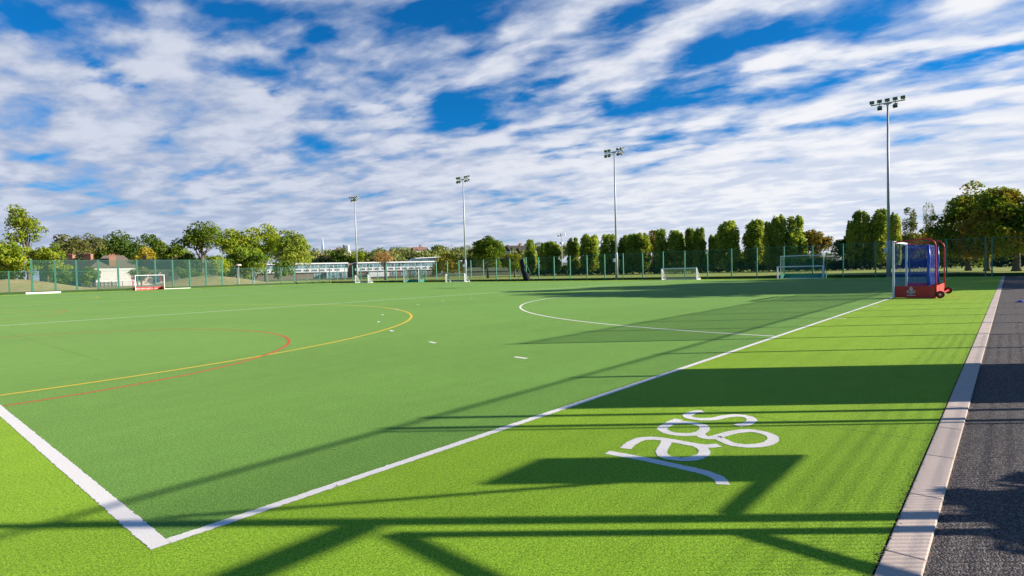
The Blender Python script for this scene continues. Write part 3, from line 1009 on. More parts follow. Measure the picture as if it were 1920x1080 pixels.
def hockey_goal(name, label, loc, rz, frame, rear, board, net, depth=1.37, curved=True, text=None, emblem=False, wheels=True, post=0.075, nearsag=0.16, H=2.14, group='hockey goals on the pitch'):
    """opening faces local -Y, depth goes to +Y"""
    root = thing(name, label, 'hockey goal', loc, rz, group)
    w, t = 1.83, post
    for s in (-1, 1):
        x = s * (w + t / 2)
        bezel(MB().box(x - t / 2, x + t / 2, 0, t, 0, H).build('post', frame, root), 0.006)
    bezel(MB().box(-w - t, w + t, -0.001, t + .001, H, H + t).build('crossbar', frame, root), 0.006)
    for s in (-1, 1):
        x = s * (w + 0.03)
        if curved:
            pth = [(x, t, H + 0.02), (x, depth * .45, H + 0.07), (x, depth - 0.30, H + 0.115)]
            pth += [(x, depth - 0.30 + 0.30 * math.sin(a), H + 0.115 - 0.30 * (1 - math.cos(a))) for a in np.linspace(0.25, PI / 2, 6)]
            pth += [(x, depth, 1.0), (x, depth, 0.06)]
            MB().tube(pth, 0.028, 10).build('rear_frame', rear, root, True)
        else:
            MB().tube([(x, t, H), (x, 0.9, H), (x, depth, H - 0.25), (x, depth, 0.0)], 0.025, 8).build('rear_frame', rear, root, True)
    # boards
    bt = 0.03
    bo = MB().box(-w, w, depth - bt, depth, 0.01, 0.46).build('backboard', board, root)
    if text:
        tm = link('lettering', text_mesh(text, 0.30, M['white']), bo)
        tm.location = (-0.12, depth - bt - 0.006, 0.235)
        tm.rotation_euler = (PI / 2, 0, 0)
    for s in (-1, 1):
        x = s * (w + 0.02)
        so = MB().box(x - bt / 2, x + bt / 2, t + .002, depth - bt - .002, 0.01, 0.46).build('side_board', board, root)
        if emblem and s == 1:
            e = link('emblem', emblem_mesh(M['white']), so)
            e.location = (x + bt / 2 + 0.004, 0.62, 0.16)
            e.rotation_euler = (0, 0, PI / 2)
            rv = MB()
            for yy, zz in ((depth - .10, .08), (depth - .16, .08), (depth - .10, .2), (depth - .16, .2), (depth - .06, .38), (depth - .06, .3)):
                rv.disc_wheel((x + bt / 2, yy, zz), (1, 0, 0), 0.009, 0.01, 8)
            rv.build('rivet', M['galv'], so)
    n = MB()
    zt = H - 0.02
    for s in (-1, 1):
        x = s * (w - 0.04)
        net_sheet(n, (x, t, 0.46), (x, depth - 0.22, 0.46), (x, depth - 0.26, zt - 0.08), (x, t, zt), 8, 8,
                  lambda a, c, s=s: (-s * 0.05 * math.sin(PI * a) * (1 - c), 0, 0))
    net_sheet(n, (-w + .04, depth - 0.22, 0.46), (w - .04, depth - 0.22, 0.46), (w - .04, depth - 0.26, zt - 0.08), (-w + .04, depth - 0.26, zt - 0.08), 12, 8,
              lambda a, c: (0, 0.10 * math.sin(PI * a) * math.sin(PI * c), 0))
    net_sheet(n, (-w + .04, t, zt), (w - .04, t, zt), (w - .04, depth - 0.26, zt - 0.08), (-w + .04, depth - 0.26, zt - 0.08), 12, 8,
              lambda a, c: (0, 0, -nearsag * math.sin(PI * a) ** .6 * math.sin(PI * c)))
    n.build('net', net, root)
    if wheels:
        MB().tube([(-w - .06, depth + 0.13, 0.15), (w + .06, depth + 0.13, 0.15)], 0.03, 8).build('axle', rear, root)
        for s in (-1, 1):
            x = s * (w + 0.03)
            wh = MB().disc_wheel((x, depth + 0.13, 0.142), (1, 0, 0), 0.14, 0.07, 24).build('wheel', M['rubber'], root, False)
            MB().disc_wheel((x, depth + 0.13, 0.142), (1, 0, 0), 0.085, 0.078, 20).build('wheel_hub', rear, wh)
            MB().disc_wheel((x, depth + 0.13, 0.142), (1, 0, 0), 0.035, 0.092, 12).build('hub_cap', M['white'], wh)
            MB().box(x - .02, x + .02, depth - .01, depth + .14, 0.12, 0.18).build('wheel_arm', rear, root)
    return root


WB = M['white']
hockey_goal('hockey_goal', 'red framed hockey goal with blue net and pale posts, nearest goal on the right', (PW / 2, 0, 0.004), PI, M['white'], M['red'], M['redboard'], M['n_blue'], emblem=False)
rg = bpy.data.objects['hockey_goal']
# the crest sits on the outer face of the side board that looks at the photographer
for so in [c for c in rg.children if c.name.startswith('side_board')]:
    x = so.data.vertices[0].co.x
    if x > 0:
        e = link('emblem', emblem_mesh(M['white']), so)
        e.location = (1.83 + 0.02 + 0.015 + 0.004, 0.60, 0.16)
        e.rotation_euler = (0, 0, PI / 2)
        rv = MB()
        for yy, zz in ((1.26, .08), (1.20, .08), (1.26, .2), (1.20, .2), (1.30, .38), (1.30, .3)):
            rv.disc_wheel((1.866, yy, zz), (1, 0, 0), 0.010, 0.008, 8)
        rv.build('rivet', M['galv'], so)
# blue net bunched against the rear upright
m = MB()
for s in (-1, 1):
    m.tube([(s * 1.79, 1.13, 2.02), (s * 1.80, 1.16, 1.5), (s * 1.78, 1.13, 1.0), (s * 1.79, 1.15, 0.48)], [0.05, 0.055, 0.05, 0.07], 8)
m.build('net_gathering', M['blue'], rg, True)
hockey_goal('hockey_goal', 'hockey goal with white posts and lettered red backboard before the tall ball stop', (27.36, 91.45, 0.004), 0.0, M['white'], M['red'], M['redboard'], M['n_thin'], text="james allen's girls' school", wheels=False)
hockey_goal('hockey_goal', 'green boarded hockey goal with a low white goal nested in it, right of centre', (58.05, 11.45, 0.004), -PI / 2, M['white'], M['fence'], M['green_board'], M['n_green'], curved=False, wheels=False, depth=1.2)
hockey_goal('hockey_goal', 'distant hockey goal with green sides and white post, in front of the school building', (58.05, 69.6, 0.004), -PI / 2, M['white'], M['fence'], M['green_board'], M['n_green'], curved=False, wheels=False, depth=1.2)


def small_goal(label, loc, rz, w=2.0, H=1.24, depth=1.05, netted=True):
    root = thing('five_a_side_goal', label, 'small goal', loc, rz, 'white five-a-side goals')
    r = 0.05
    for s in (-1, 1):
        MB().box(s * w - r, s * w + r, -r, r, 0, H - r).build('post', M['white'], root)
        MB().box(s * w - r * .8, s * w + r * .8, r, depth, 0.0, 0.09).build('base_rail', M['white'], root)
        MB().tube([(s * w, 0.10, H - 0.03), (s * w, depth * .95, 0.09)], 0.035, 8).build('side_stay', M['white'], root)
    MB().box(-w - r, w + r, -r, r, H - r, H + r).build('crossbar', M['white'], root)
    MB().box(-w + r, w - r, depth - .08, depth, 0.0, 0.07).build('rear_rail', M['white'], root)
    if not netted:
        return root
    n = MB()
    for s in (-1, 1):
        n.poly([(s * (w - .03), 0.05, 0.05), (s * (w - .03), depth - .04, 0.05), (s * (w - .03), 0.25, H - .04), (s * (w - .03), 0.05, H - .04)])
        k = len(n.f) - 1
        n.uv[k] = [(0.05, 0.05), (depth, .05), (.25, H), (.05, H)]
    net_sheet(n, (-w, 0.05, H - .03), (w, 0.05, H - .03), (w, depth - .03, 0.06), (-w, depth - .03, 0.06), 8, 5, lambda a, c: (0, 0.06 * math.sin(PI * c), 0))
    n.build('net', M['n_white'], root)
    return root


small_goal('white five-a-side goal alone in the middle of the far touchline, in front of the poplars', (57.8, 23.7, 0.004), -PI / 2)
small_goal('white five-a-side goal below the golden willow, beside a floodlight mast', (57.8, 59.0, 0.004), -PI / 2, 2.05)
small_goal('most distant white five-a-side goal, at the foot of the farthest floodlight mast', (57.8, 83.0, 0.004), -PI / 2, 1.95, 1.4)
small_goal('white five-a-side goal pushed up against the green boarded hockey goal', (57.72, 11.55, 0.004), -PI / 2, 1.98, 1.16, 0.30, False)

# white boards lying at the far end
def plank(label, u0, u1, h=0.22):
    m = MB().box(u0, u1, 95.42, 95.62, 0.004, h)
    m.box(u0 - .02, u0 + .06, 95.38, 95.66, 0.0041, h + .03).box(u1 - .06, u1 + .02, 95.38, 95.66, 0.0041, h + .03)
    tag(bezel(m.build('rebound_board', M['white']), .01), label, 'board', 'white boards by the far end fence')
plank('white board lying on the turf left of the lettered red goal', 13.9, 17.6)
plank('white board lying on the turf right of the lettered red goal', 30.6, 34.2, 0.09)
# folded divider net and its post on the far fence
m = MB()
pts = [(59.62, 47.30, 3.05), (59.60, 47.25, 2.3), (59.55, 47.05, 1.5), (59.5, 46.75, 0.8), (59.42, 46.45, 0.35), (59.3, 46.15, 0.09)]
m.tube(pts, [0.16, 0.24, 0.30, 0.36, 0.42, 0.30], 12)
m.tube([(p[0] - .08, p[1] + .22, p[2]) for p in pts], [0.12, 0.15, 0.2, 0.22, 0.26, 0.2], 9)
m.tube([(p[0] - .12, p[1] - .14, p[2] * .97) for p in pts], [0.10, 0.13, 0.15, 0.22, 0.26, 0.2], 9)
tag(m.build('divider_net', M['black_net'], None, True), 'black divider netting gathered in a bundle against the far fence', 'netting')
dp = thing('net_post', 'green net post with slanting stays beside the black netting', 'post', (UA - 0.35, 46.72, 0))
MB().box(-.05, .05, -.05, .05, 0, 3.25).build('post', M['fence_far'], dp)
MB().tube([(0, -.06, 2.35), (0, -1.25, 0.02)], 0.035, 8).build('stay', M['fence_far'], dp)
MB().tube([(0, .06, 2.0), (0, 1.7, 0.02)], 0.03, 8).build('stay', M['fence'], dp)
# blue marker cone on the path
m = MB()
m.tube([(0, 0, 0.002), (0, 0, 0.012), (0, 0, 0.05), (0, 0, 0.055)], [0.10, 0.095, 0.045, 0.03], 20)
mc = m.build('marker_cone', M['blue'], None, True)
mc.location = (24.05, -3.72, 0)
tag(mc, 'flat blue marker cone lying on the asphalt path', 'marker cone')

# ------------------------------------------------------------------ mounds, hill
def mound(name, cx, cy, rx, ry, h, rot, mat, nu=40, nv=12):
    m = MB()
    c, s = math.cos(rot), math.sin(rot)
    idx = []
    r2 = random.Random(int(cx * 10))
    for j in range(nv + 1):
        ring = []
        for i in range(nu):
            a = 2 * PI * i / nu
            rr_ = j / nv
            x, y = math.cos(a) * rr_ * rx, math.sin(a) * rr_ * ry
            z = h * (0.5 + 0.5 * math.cos(PI * rr_)) * (1 + 0.05 * math.sin(3 * a + cx)) - 0.08 * rr_
            m.v.append((cx + x * c - y * s, cy + x * s + y * c, z))
            ring.append(len(m.v) - 1)
        idx.append(ring)
    for j in range(nv):
        for i in range(nu):
            k = (i + 1) % nu
            if j == 0:
                m.f.append((idx[0][i], idx[1][i], idx[1][k]))
            else:
                m.f.append((idx[j][i], idx[j + 1][i], idx[j + 1][k], idx[j][k]))
    return tag(m.build(name, mat, None, True), kind='structure')

dg_ = MB()
dg_.quad((-80, 96.75, -0.05), (59.6, 96.75, -0.05), (110, 330, -0.05), (-80, 330, -0.05))
tag(dg_.build('dry_field', M['dry']), kind='structure')
RV = math.radians(-48.9)
mound('mound', 17, 133, 17, 15, 2.2, RV, M['dry'])
mound('mound', 47.5, 122, 17, 12, 2.0, RV, M['dry'])
mound('hill', 302, 379, 330, 290, 11, RV, M['hill'], 60, 24)

# ------------------------------------------------------------------ trees


def leaf_cloud(name, pos, nor, size, mat, seed, aspect=1.5, tone=None):
    rng = np.random.default_rng(seed)
    n = len(pos)
    nor = nor / (np.linalg.norm(nor, axis=1, keepdims=True) + 1e-9)
    rv = rng.normal(size=(n, 3))
    t = np.cross(nor, rv)
    t /= (np.linalg.norm(t, axis=1, keepdims=True) + 1e-9)
    bt = np.cross(nor, t)
    s = (size * rng.uniform(0.6, 1.35, n))[:, None]
    a, b_ = t * s * 0.5 * aspect, bt * s * 0.5
    bend = nor * s * 0.18
    V = np.empty((n, 4, 3))
    V[:, 0], V[:, 1], V[:, 2], V[:, 3] = pos - a, pos - b_ * 1.1 + bend, pos + a, pos + b_ * 1.1 + bend
    me = bpy.data.meshes.new(name)
    me.vertices.add(4 * n)
    me.vertices.foreach_set('co', V.reshape(-1).astype(np.float32))
    me.loops.add(4 * n)
    me.loops.foreach_set('vertex_index', np.arange(4 * n, dtype=np.int32))
    me.polygons.add(n)
    me.polygons.foreach_set('loop_start', np.arange(0, 4 * n, 4, dtype=np.int32))
    me.polygons.foreach_set('loop_total', np.full(n, 4, dtype=np.int32))
    at_ = me.attributes.new('tone', 'FLOAT', 'FACE')
    tv = rng.uniform(0, 1, n) if tone is None else np.clip(tone + rng.normal(0, 0.22, n), 0, 1)
    at_.data.foreach_set('value', tv.astype(np.float32))
    me.materials.append(mat)
    me.update()
    me.validate()
    return me


def unit(rng, n):
    d = rng.normal(size=(n, 3))
    return d / np.linalg.norm(d, axis=1, keepdims=True)


def crown(kind, H, Wd, z0, seed, nleaf, leaf, mat, nclump=34, name='crown'):
    rng = np.random.default_rng(seed)
    nleaf = int(nleaf * 1.7)
    nclump = int(nclump * 1.25)
    R, zc, rz = Wd / 2, (H + z0) / 2, (H - z0) / 2
    if kind == 'dome':
        zc = z0 + (H - z0) * 0.34
    C, CR, CT = [], [], []
    k = 0
    while len(C) < nclump:
        k += 1
        if kind == 'column':
            t = rng.uniform(0.0, 1.0)
            pr = min(1, (t / 0.10) ** 0.7) * (1 - max(0, (t - 0.72) / 0.33) ** 2.0) ** 0.5 if t < 1.0 else 0
            a = rng.uniform(0, 2 * PI)
            rr_ = R * pr * (0.30 + 0.52 * math.sqrt(rng.uniform()))
            c = np.array([rr_ * math.cos(a), rr_ * math.sin(a), z0 + t * (H - z0) * 0.94])
            cr = R * rng.uniform(0.20, 0.38) * max(0.45, pr)
        elif kind == 'willow':
            a = rng.uniform(0, 2 * PI)
            q = math.sqrt(rng.uniform())
            c = np.array([R * .82 * q * math.cos(a), R * .82 * q * math.sin(a), H - R * .25 - (q ** 2.2) * (H - z0) * 0.42])
            cr = R * rng.uniform(0.16, 0.27)
        else:
            d = unit(rng, 1)[0]
            if kind != 'dome' and d[2] < -0.55 and rng.uniform() < 0.75:
                continue
            q = rng.uniform(0.30, 0.86)
            lump = 1.0 + 0.16 * math.sin(3.1 * math.atan2(d[1], d[0]) + seed) + 0.10 * math.sin(5 * d[2] + seed * 1.7)
            if kind == 'oval':
                f = 1.0 - 0.42 * max(0, d[2]) ** 1.5
            elif kind == 'cone':
                f = 1.0 - 0.62 * max(0, d[2])
            else:
                f = 1.0
            c = np.array([d[0] * R * q * lump * f, d[1] * R * q * lump * f, zc + d[2] * rz * q * min(lump, 1.05)])
            if kind == 'dome':
                c[2] = zc + d[2] * q * min(lump, 1.03) * ((H - zc) if d[2] > 0 else (zc - z0))
            if kind == 'lean':
                tt = (c[2] - z0) / (H - z0)
                c[:2] *= (1.15 - 0.75 * tt)
                c[0] += (-0.18 + 0.25 * math.sin(tt * 5)) * R * tt
            cr = min(R, rz) * rng.uniform(0.20, 0.36)
        C.append(c)
        CR.append(cr)
        CT.append(rng.uniform(0.0, 1.0))
    C, CR, CT = np.array(C), np.array(CR), np.array(CT)
    if kind == 'sparse':
        CR *= 0.8
    w = CR ** 2
    pick = rng.choice(len(C), nleaf, p=w / w.sum())
    d = unit(rng, nleaf)
    d[:, 2] = np.where(rng.uniform(size=nleaf) < 0.35, np.abs(d[:, 2]), d[:, 2])
    rad = CR[pick] * (0.55 + 0.55 * rng.uniform(size=nleaf) ** 0.6)
    sq = np.array([1.0, 1.0, 0.82 if kind != 'column' else 2.1])
    pos = C[pick] + d * rad[:, None] * sq
    if kind == 'willow':
        drop = rng.uniform(0, 1, nleaf) ** 1.1 * np.clip((pos[:, 2] - z0), 0, None) * (np.linalg.norm(pos[:, :2], axis=1) / R) ** 1.2 * 0.95
        pos[:, 2] -= drop
        d = d * 0.5
        d[:, :2] += pos[:, :2] / R
    pos[:, 2] = np.maximum(pos[:, 2], 0.15 * z0 + 0.1)
    nor = d + 0.48 * rng.normal(size=(nleaf, 3))
    return leaf_cloud(name, pos, nor, leaf, mat, seed + 7, 1.5 if kind != 'willow' else 2.6, CT[pick]), C


def trunk_mesh(H, z0, r, C, mat, seed, limbs=6, lean=0.0, reach=0.8, bare=None):
    rng = np.random.default_rng(seed + 99)
    m = MB()
    top = z0 + (H - z0) * 0.55
    ph = rng.uniform(0, 6)
    pts = [(lean * t + 0.08 * r * 8 * math.sin(ph + 3 * t) * t, 0.07 * r * 8 * math.cos(ph + 2.4 * t) * t, top * t - 0.05) for t in (0, .08, .25, .5, .75, 1.0)]
    m.tube(pts, [r * 1.5, r * 1.08, r * .92, r * .78, r * .55, r * .25], 10)
    idx = rng.permutation(len(C))[:limbs]
    for i in idx:
        c = C[i] * reach + np.array([0, 0, C[i][2] * (1 - reach)])
        t0 = rng.uniform(0.35, 0.8)
        p0 = Vector((lean * t0, 0, top * t0))
        p2 = Vector(c)
        p1 = (p0 + p2) / 2 + Vector((0, 0, -0.08 * (p2 - p0).length))
        m.tube([p0, p1, p2], [r * .42, r * .26, r * .09], 7)
    if bare:
        for q in bare:
            m.tube(q, [r * .35, r * .22, r * .1][:len(q)], 6)
    return m.mesh('trunk', mat, True)


def tree(name, label, cat, loc, H, Wd, kind, mat, seed, z0=None, nleaf=2600, leaf=0.34, group=None, trunk=None, tmat=None, nclump=34, limbs=6, lean=0.0):
    z0 = H * 0.22 if z0 is None else z0
    root = thing(name, label, cat, (loc[0], loc[1], loc[2] if len(loc) > 2 else -0.05), 0, group)
    me, C = crown(kind, H, Wd, z0, seed, nleaf, leaf, mat, nclump)
    link('crown', me, root)
    link('trunk', trunk_mesh(H, z0, trunk or max(0.12, Wd * 0.035), C, tmat or M['bark'], seed, limbs, lean), root)
    return root


GL = 'trees behind the far end fence'
tree('broadleaf_tree', 'broad light green tree at the left edge of the photo', 'tree', (23.0, 181.6), 12.6, 12.0, 'round', M['l_lite'], 11, 1.5, 4200, .36, GL, nclump=46)
tree('broadleaf_tree', 'tall ragged tree with a bare leaning top branch at far left', 'tree', (28.2, 185.9), 22.6, 12.0, 'lean', M['l_lite'], 12, 6.0, 1500, .36, GL, nclump=22, limbs=14)
tree('broadleaf_tree', 'light green tree partly hiding the dark roofed house on the left', 'tree', (29.3, 170.3), 11.4, 8.2, 'round', M['l_lite'], 13, 1.2, 2200, .33, GL)
tree('broadleaf_tree', 'grey green tree with pale forking limbs above the chimneys', 'tree', (46.0, 224.3), 17.3, 17.3, 'round', M['l_olive'], 14, 5.5, 3300, .40, GL, tmat=M['palebark'], nclump=40, limbs=14, trunk=.5)
tree('broadleaf_tree', 'brownish tree between the pale limbed tree and the dark wide tree', 'tree', (58.0, 245.0), 16.4, 9, 'round', M['l_bronze'], 15, 4, 1600, .42, GL)
tree('broadleaf_tree', 'wide dark green tree above the white gabled house', 'tree', (61.1, 229.9), 18.5, 19.5, 'round', M['l_dark'], 16, 2.5, 4200, .42, GL, nclump=46)
tree('broadleaf_tree', 'narrow dark pointed tree behind the small yellow tree', 'tree', (69.5, 229.3), 19.4, 9.0, 'oval', M['l_dark'], 17, 2.5, 2200, .42, GL)
tree('broadleaf_tree', 'small yellow green tree in front of the dark trees on the left', 'tree', (59.3, 201.5), 12.6, 8.0, 'oval', M['l_gold'], 18, 2.0, 1900, .36, GL)
tree('broadleaf_tree', 'mid green tree between the yellow tree and the tall open oak', 'tree', (66.9, 201.9), 14.7, 12, 'round', M['l_mid'], 19, 2.0, 2600, .38, GL)
tree('oak_tree', 'tall open crowned dark tree standing clear against the sky on the left', 'tree', (66.9, 177.5), 20.4, 13.6, 'round', M['l_mid'], 20, 6.5, 2700, .36, GL, nclump=30, limbs=14, trunk=.5)
tree('broadleaf_tree', 'low dark tree under the tall open crowned tree', 'tree', (66.1, 182.9), 9.7, 12.0, 'round', M['l_dark'], 21, 1.0, 2400, .38, GL)
tree('broadleaf_tree', 'bright green tree, left half of the broad pair in front of the school', 'tree', (67.6, 155.4), 16.2, 11.6, 'round', M['l_lite'], 22, 3.0, 3200, .34, GL, nclump=36)
tree('broadleaf_tree', 'bright green tree, right half of the broad pair in front of the school', 'tree', (74.5, 153.5), 16.9, 11.8, 'round', M['l_lite'], 23, 4.0, 3000, .34, GL, nclump=32)
tree('broadleaf_tree', 'low spreading green tree in front of the broad bright pair', 'tree', (66.4, 147.6), 10.2, 12.6, 'round', M['l_mid'], 24, 1.0, 3000, .34, GL)
tree('lime_tree', 'dense egg shaped tree with a dark trunk left of the school', 'tree', (67.2, 123.8), 12.8, 9.6, 'oval', M['l_poplar'], 25, 2.6, 5200, .28, GL, nclump=60, trunk=.22)
tree('small_tree', 'small yellowish tree at the foot of the tall open crowned tree', 'tree', (57.3, 142.8), 7.9, 5.8, 'oval', M['l_lite'], 26, 1.0, 1700, .28, GL)
GS = 'shrubs on the bank behind the ball stop fence'
tree('shrub', 'leafy shrub on the dry bank at the left end of the ball stop', 'shrub', (29.0, 152.5), 4.9, 4.7, 'round', M['l_mid'], 31, .3, 1300, .22, GS)
tree('shrub', 'upright shrub beside the white gabled house', 'shrub', (33.1, 149.3), 5.2, 4.2, 'oval', M['l_mid'], 32, .3, 1300, .22, GS)
tree('shrub', 'wide shrub on the bank right of the lettered goal', 'shrub', (47.4, 132.8), 4.2, 6.3, 'round', M['l_mid'], 33, .3, 1400, .22, GS)
tree('shrub', 'rounded shrub behind the lettered red goal', 'shrub', (41.1, 143.2), 5.2, 6.0, 'round', M['l_olive'], 34, .3, 1300, .22, GS)

tree('broadleaf_tree', 'half bare russet tree with a pale forked trunk before the school', 'tree', (90.4, 120.1), 8.0, 7.4, 'round', M['l_red'], 41, 3.2, 1100, .17, 'trees round the school', tmat=M['bark'], nclump=30, limbs=18, trunk=.28)
tree('willow_tree', 'golden weeping willow at the right end of the school', 'tree', (87.6, 92.9), 6.3, 7.8, 'willow', M['l_gold'], 42, .5, 3600, .19, 'trees round the school', nclump=40)
tree('broadleaf_tree', 'dark rounded tree rising behind the left part of the school roof', 'tree', (146, 230), 14.2, 9.0, 'round', M['l_dark'], 43, 2, 2000, .40, 'trees round the school')
tree('broadleaf_tree', 'yellow green tree rising behind the school roof beside the farthest mast', 'tree', (151, 222), 12.6, 13.0, 'round', M['l_lite'], 44, 2, 2200, .40, 'trees round the school')
tree('plane_tree', 'big round tree with a short pale trunk right of the willow', 'tree', (93.5, 86.1), 9.5, 9.0, 'round', M['l_mid'], 45, 1.9, 4200, .26, 'trees round the school', nclump=46, trunk=.24)
tree('small_tree', 'low yellow green tree touching the right side of the big round tree', 'tree', (98.4, 82.2), 5.4, 6.0, 'round', M['l_lite'], 46, .6, 1800, .24, 'trees round the school')

# the row of clipped poplars
GP = 'columnar poplars in a row beyond the far fence'
pv = []
for k in range(5):
    H0, W0 = 10.0, 3.2
    me, C = crown('column', H0, W0, 1.0, 60 + k * 3, 5200, .235, M['l_poplar'], 95)
    pv.append((me, trunk_mesh(H0, 1.0, .16, C, M['palebark'] if k == 2 else M['bark'], 60 + k, 6)))
POP = [(99.3, 10.1, 3.0), (94.9, 9.1, 2.7), (90.3, 9.3, 4.6), (84.9, 9.9, 3.4), (79.5, 10.5, 5.0), (72.9, 10.0, 4.6), (69.3, 9.6, 3.5), (66.6, 9.9, 3.7),
       (63.7, 9.8, 3.6), (60.8, 6.4, 2.0), (58.6, 10.3, 3.0), (55.5, 9.9, 3.8), (51.9, 10.3, 2.9), (49.2, 10.0, 2.9), (47.0, 8.4, 1.9), (45.3, 8.5, 2.4),
       (42.9, 11.0, 4.4), (38.0, 11.2, 4.4), (34.6, 10.3, 1.9), (32.7, 11.5, 3.1), (29.7, 11.1, 3.8), (19.5, 9.3, 1.5), (17.9, 11.3, 3.3), (15.0, 11.2, 3.2), (12.4, 10.2, 1.9)]
PLAB = ['leftmost poplar of the row, just right of the black netting', 'slim poplar second from the left end of the row', 'yellowing broad poplar with a pale trunk below the phone mast',
        'poplar just right of the phone mast', 'broad poplar midway between the phone mast and the paired lamp floodlight', 'broad poplar immediately left of the paired lamp floodlight',
        'slim poplar hidden behind the paired lamp floodlight pole', 'poplar immediately right of the paired lamp floodlight', 'poplar two places right of the paired lamp floodlight',
        'short stunted poplar left of the white five-a-side goal', 'poplar above the left post of the lone white five-a-side goal', 'broad poplar above the lone white five-a-side goal',
        'poplar above the right post of the lone white five-a-side goal', 'poplar just right of the lone white five-a-side goal', 'very thin low poplar right of the lone white five-a-side goal',
        'short poplar leaning on the left of a broad full one', 'broad full poplar, left one of the two between the white goal and the green goal', 'broad full poplar, right one of the two between the white goal and the green goal',
        'thin poplar at the left of the clump above the green goal', 'tallest poplar of the clump above the green goal', 'right hand broad poplar of the clump above the green goal',
        'thin poplar at the left side of the pair beside the nearest mast', 'tall poplar, left of the pair beside the nearest floodlight mast', 'tall poplar directly left of the nearest floodlight mast',
        'slim poplar just right of the nearest floodlight mast']
proto = None
for k, (v, h, w) in enumerate(POP):
    me, tm = pv[k % 5] if k != 2 else pv[2]
    root = thing('poplar_tree', PLAB[k], 'tree', (125.2 + 1.2 * math.sin(k * 2.3), v, -0.05), k * 1.9, GP)
    root.scale = (w / 3.1, w / 3.1, h / 9.8)
    link('crown', me, root)
    link('trunk', tm, root)
tree('poplar_tree', 'small distant poplar left of the white terraced houses', 'tree', (172.6, 147.6), 11.9, 2.8, 'column', M['l_far'], 81, 1, 900, .35)
tree('poplar_tree', 'small distant poplar in front of the white terraced houses', 'tree', (174.3, 145.7), 11.0, 2.4, 'column', M['l_far'], 82, 1, 900, .35)
GB = 'autumn trees beyond the poplar row'
tree('broadleaf_tree', 'brown round crown rising behind the poplars left of the white goal', 'tree', (150.2, 74.3), 12.7, 7.2, 'round', M['l_bronze'], 83, 3, 2200, .32, GB)
tree('broadleaf_tree', 'bronze round tree right of the green boarded goal', 'tree', (129.5, 26.5), 9.6, 6.8, 'round', M['l_bronze'], 84, 1.6, 2300, .26, GB, nclump=26, limbs=10)
tree('broadleaf_tree', 'dark round tree just left of the pair of tall poplars', 'tree', (126.8, 20.5), 8.1, 5.6, 'round', M['l_dark'], 85, 1.2, 2200, .26, GB)
tree('poplar_tree', 'thin leafy poplar above the red goal, left of two almost bare ones', 'tree', (180.9, 16.3), 15.9, 3.6, 'column', M['l_olive'], 86, 1.5, 2200, .22, GB, tmat=M['palebark'], limbs=16, nclump=70)
tree('poplar_tree', 'tall thin almost bare poplar above the red goal', 'tree', (184.2, 12.5), 17.3, 3.2, 'column', M['l_olive'], 87, 1.5, 1300, .17, GB, tmat=M['palebark'], limbs=30, nclump=70)
tree('poplar_tree', 'thin almost bare poplar touching the left edge of the chestnuts', 'tree', (187.2, 9.1), 16.0, 2.6, 'column', M['l_olive'], 88, 1.5, 1200, .17, GB, tmat=M['palebark'], limbs=30, nclump=70)
tree('broadleaf_tree', 'olive yellow tree below the thin poplars, behind the red goal', 'tree', (168.0, 15.8), 9.1, 7.4, 'round', M['l_olive'], 89, 1, 2000, .30, GB)
tree('broadleaf_tree', 'golden tree between the thin poplars and the red goal', 'tree', (173.6, 12.4), 9.4, 7.4, 'round', M['l_gold'], 90, 1, 2000, .30, GB)
tree('broadleaf_tree', 'low olive tree at the foot of the dark chestnut', 'tree', (171.3, 9.0), 7.6, 6.0, 'round', M['l_olive'], 91, .8, 1700, .30, GB)
GC = 'horse chestnuts beside the path on the right'
tree('chestnut_tree', 'dark green horse chestnut, left one of the group at the right edge', 'tree', (93.5, 0.6), 11.6, 9.6, 'dome', M['l_chest'], 92, 1.0, 8500, .24, GC, nclump=60, trunk=.3)
tree('chestnut_tree', 'bronze leaved horse chestnut between its two greener neighbours', 'tree', (87.4, -1.4), 9.8, 7.0, 'dome', M['l_bronze'], 93, 1.1, 6000, .22, GC, nclump=46, trunk=.28)
tree('chestnut_tree', 'largest horse chestnut with thick trunk at the right edge of the photo', 'tree', (84.5, -4.0), 10.6, 9.6, 'dome', M['l_chest'], 94, 1.2, 10000, .23, GC, nclump=60, trunk=.36)
# row outside the picture on the right that shades the pitch
GR = 'tall trees along the path outside the right fence'
for k, (u, v, h, w, lab) in enumerate([(49.5, -13.5, 15.4, 14.0, 'nearest shade tree beyond the path fence'), (58.5, -13.8, 18.0, 11.5, 'second shade tree beyond the path fence'),
                                       (64.0, -14.5, 19.5, 11.0, 'tallest shade tree beyond the path fence'), (72.5, -15.0, 16.4, 10.0, 'fourth shade tree beyond the path fence'),
                                       (80.5, -15.5, 14.0, 9.0, 'farthest shade tree beyond the path fence')]):
    tree('broadleaf_tree', lab, 'tree', (u, v), h, w, 'round', M['l_chest'], 100 + k, 2.2, 5200, .50, GR, nclump=60)
tree('shrub', 'unseen stand-in bush added outside the fence to cast shade on the path', 'shrub', (5.45, -6.05), 1.70, 1.25, 'oval', M['l_mid'], 110, .05, 1100, .09, None, nclump=26, trunk=.04)  # stand-in caster out of view, added and sized for its shadow on the path

# hedge behind the poplars
rng = np.random.default_rng(77)
n = 26000
pos = np.stack([127.8 + rng.normal(0, 0.6, n), rng.uniform(-70, 103, n), rng.uniform(0, 1, n) ** 0.8], 1)
pos[:, 2] *= 2.2 + 0.35 * np.sin(pos[:, 1] * 0.5) + 0.25 * np.sin(pos[:, 1] * 1.3)
hm = leaf_cloud('hedge', pos, rng.normal(size=(n, 3)) + np.array([-0.5, 0, .3]), .34, M['l_hedge'], 5)
tag(link('hedge', hm), 'long dark hedge running behind the row of poplars', 'hedge')
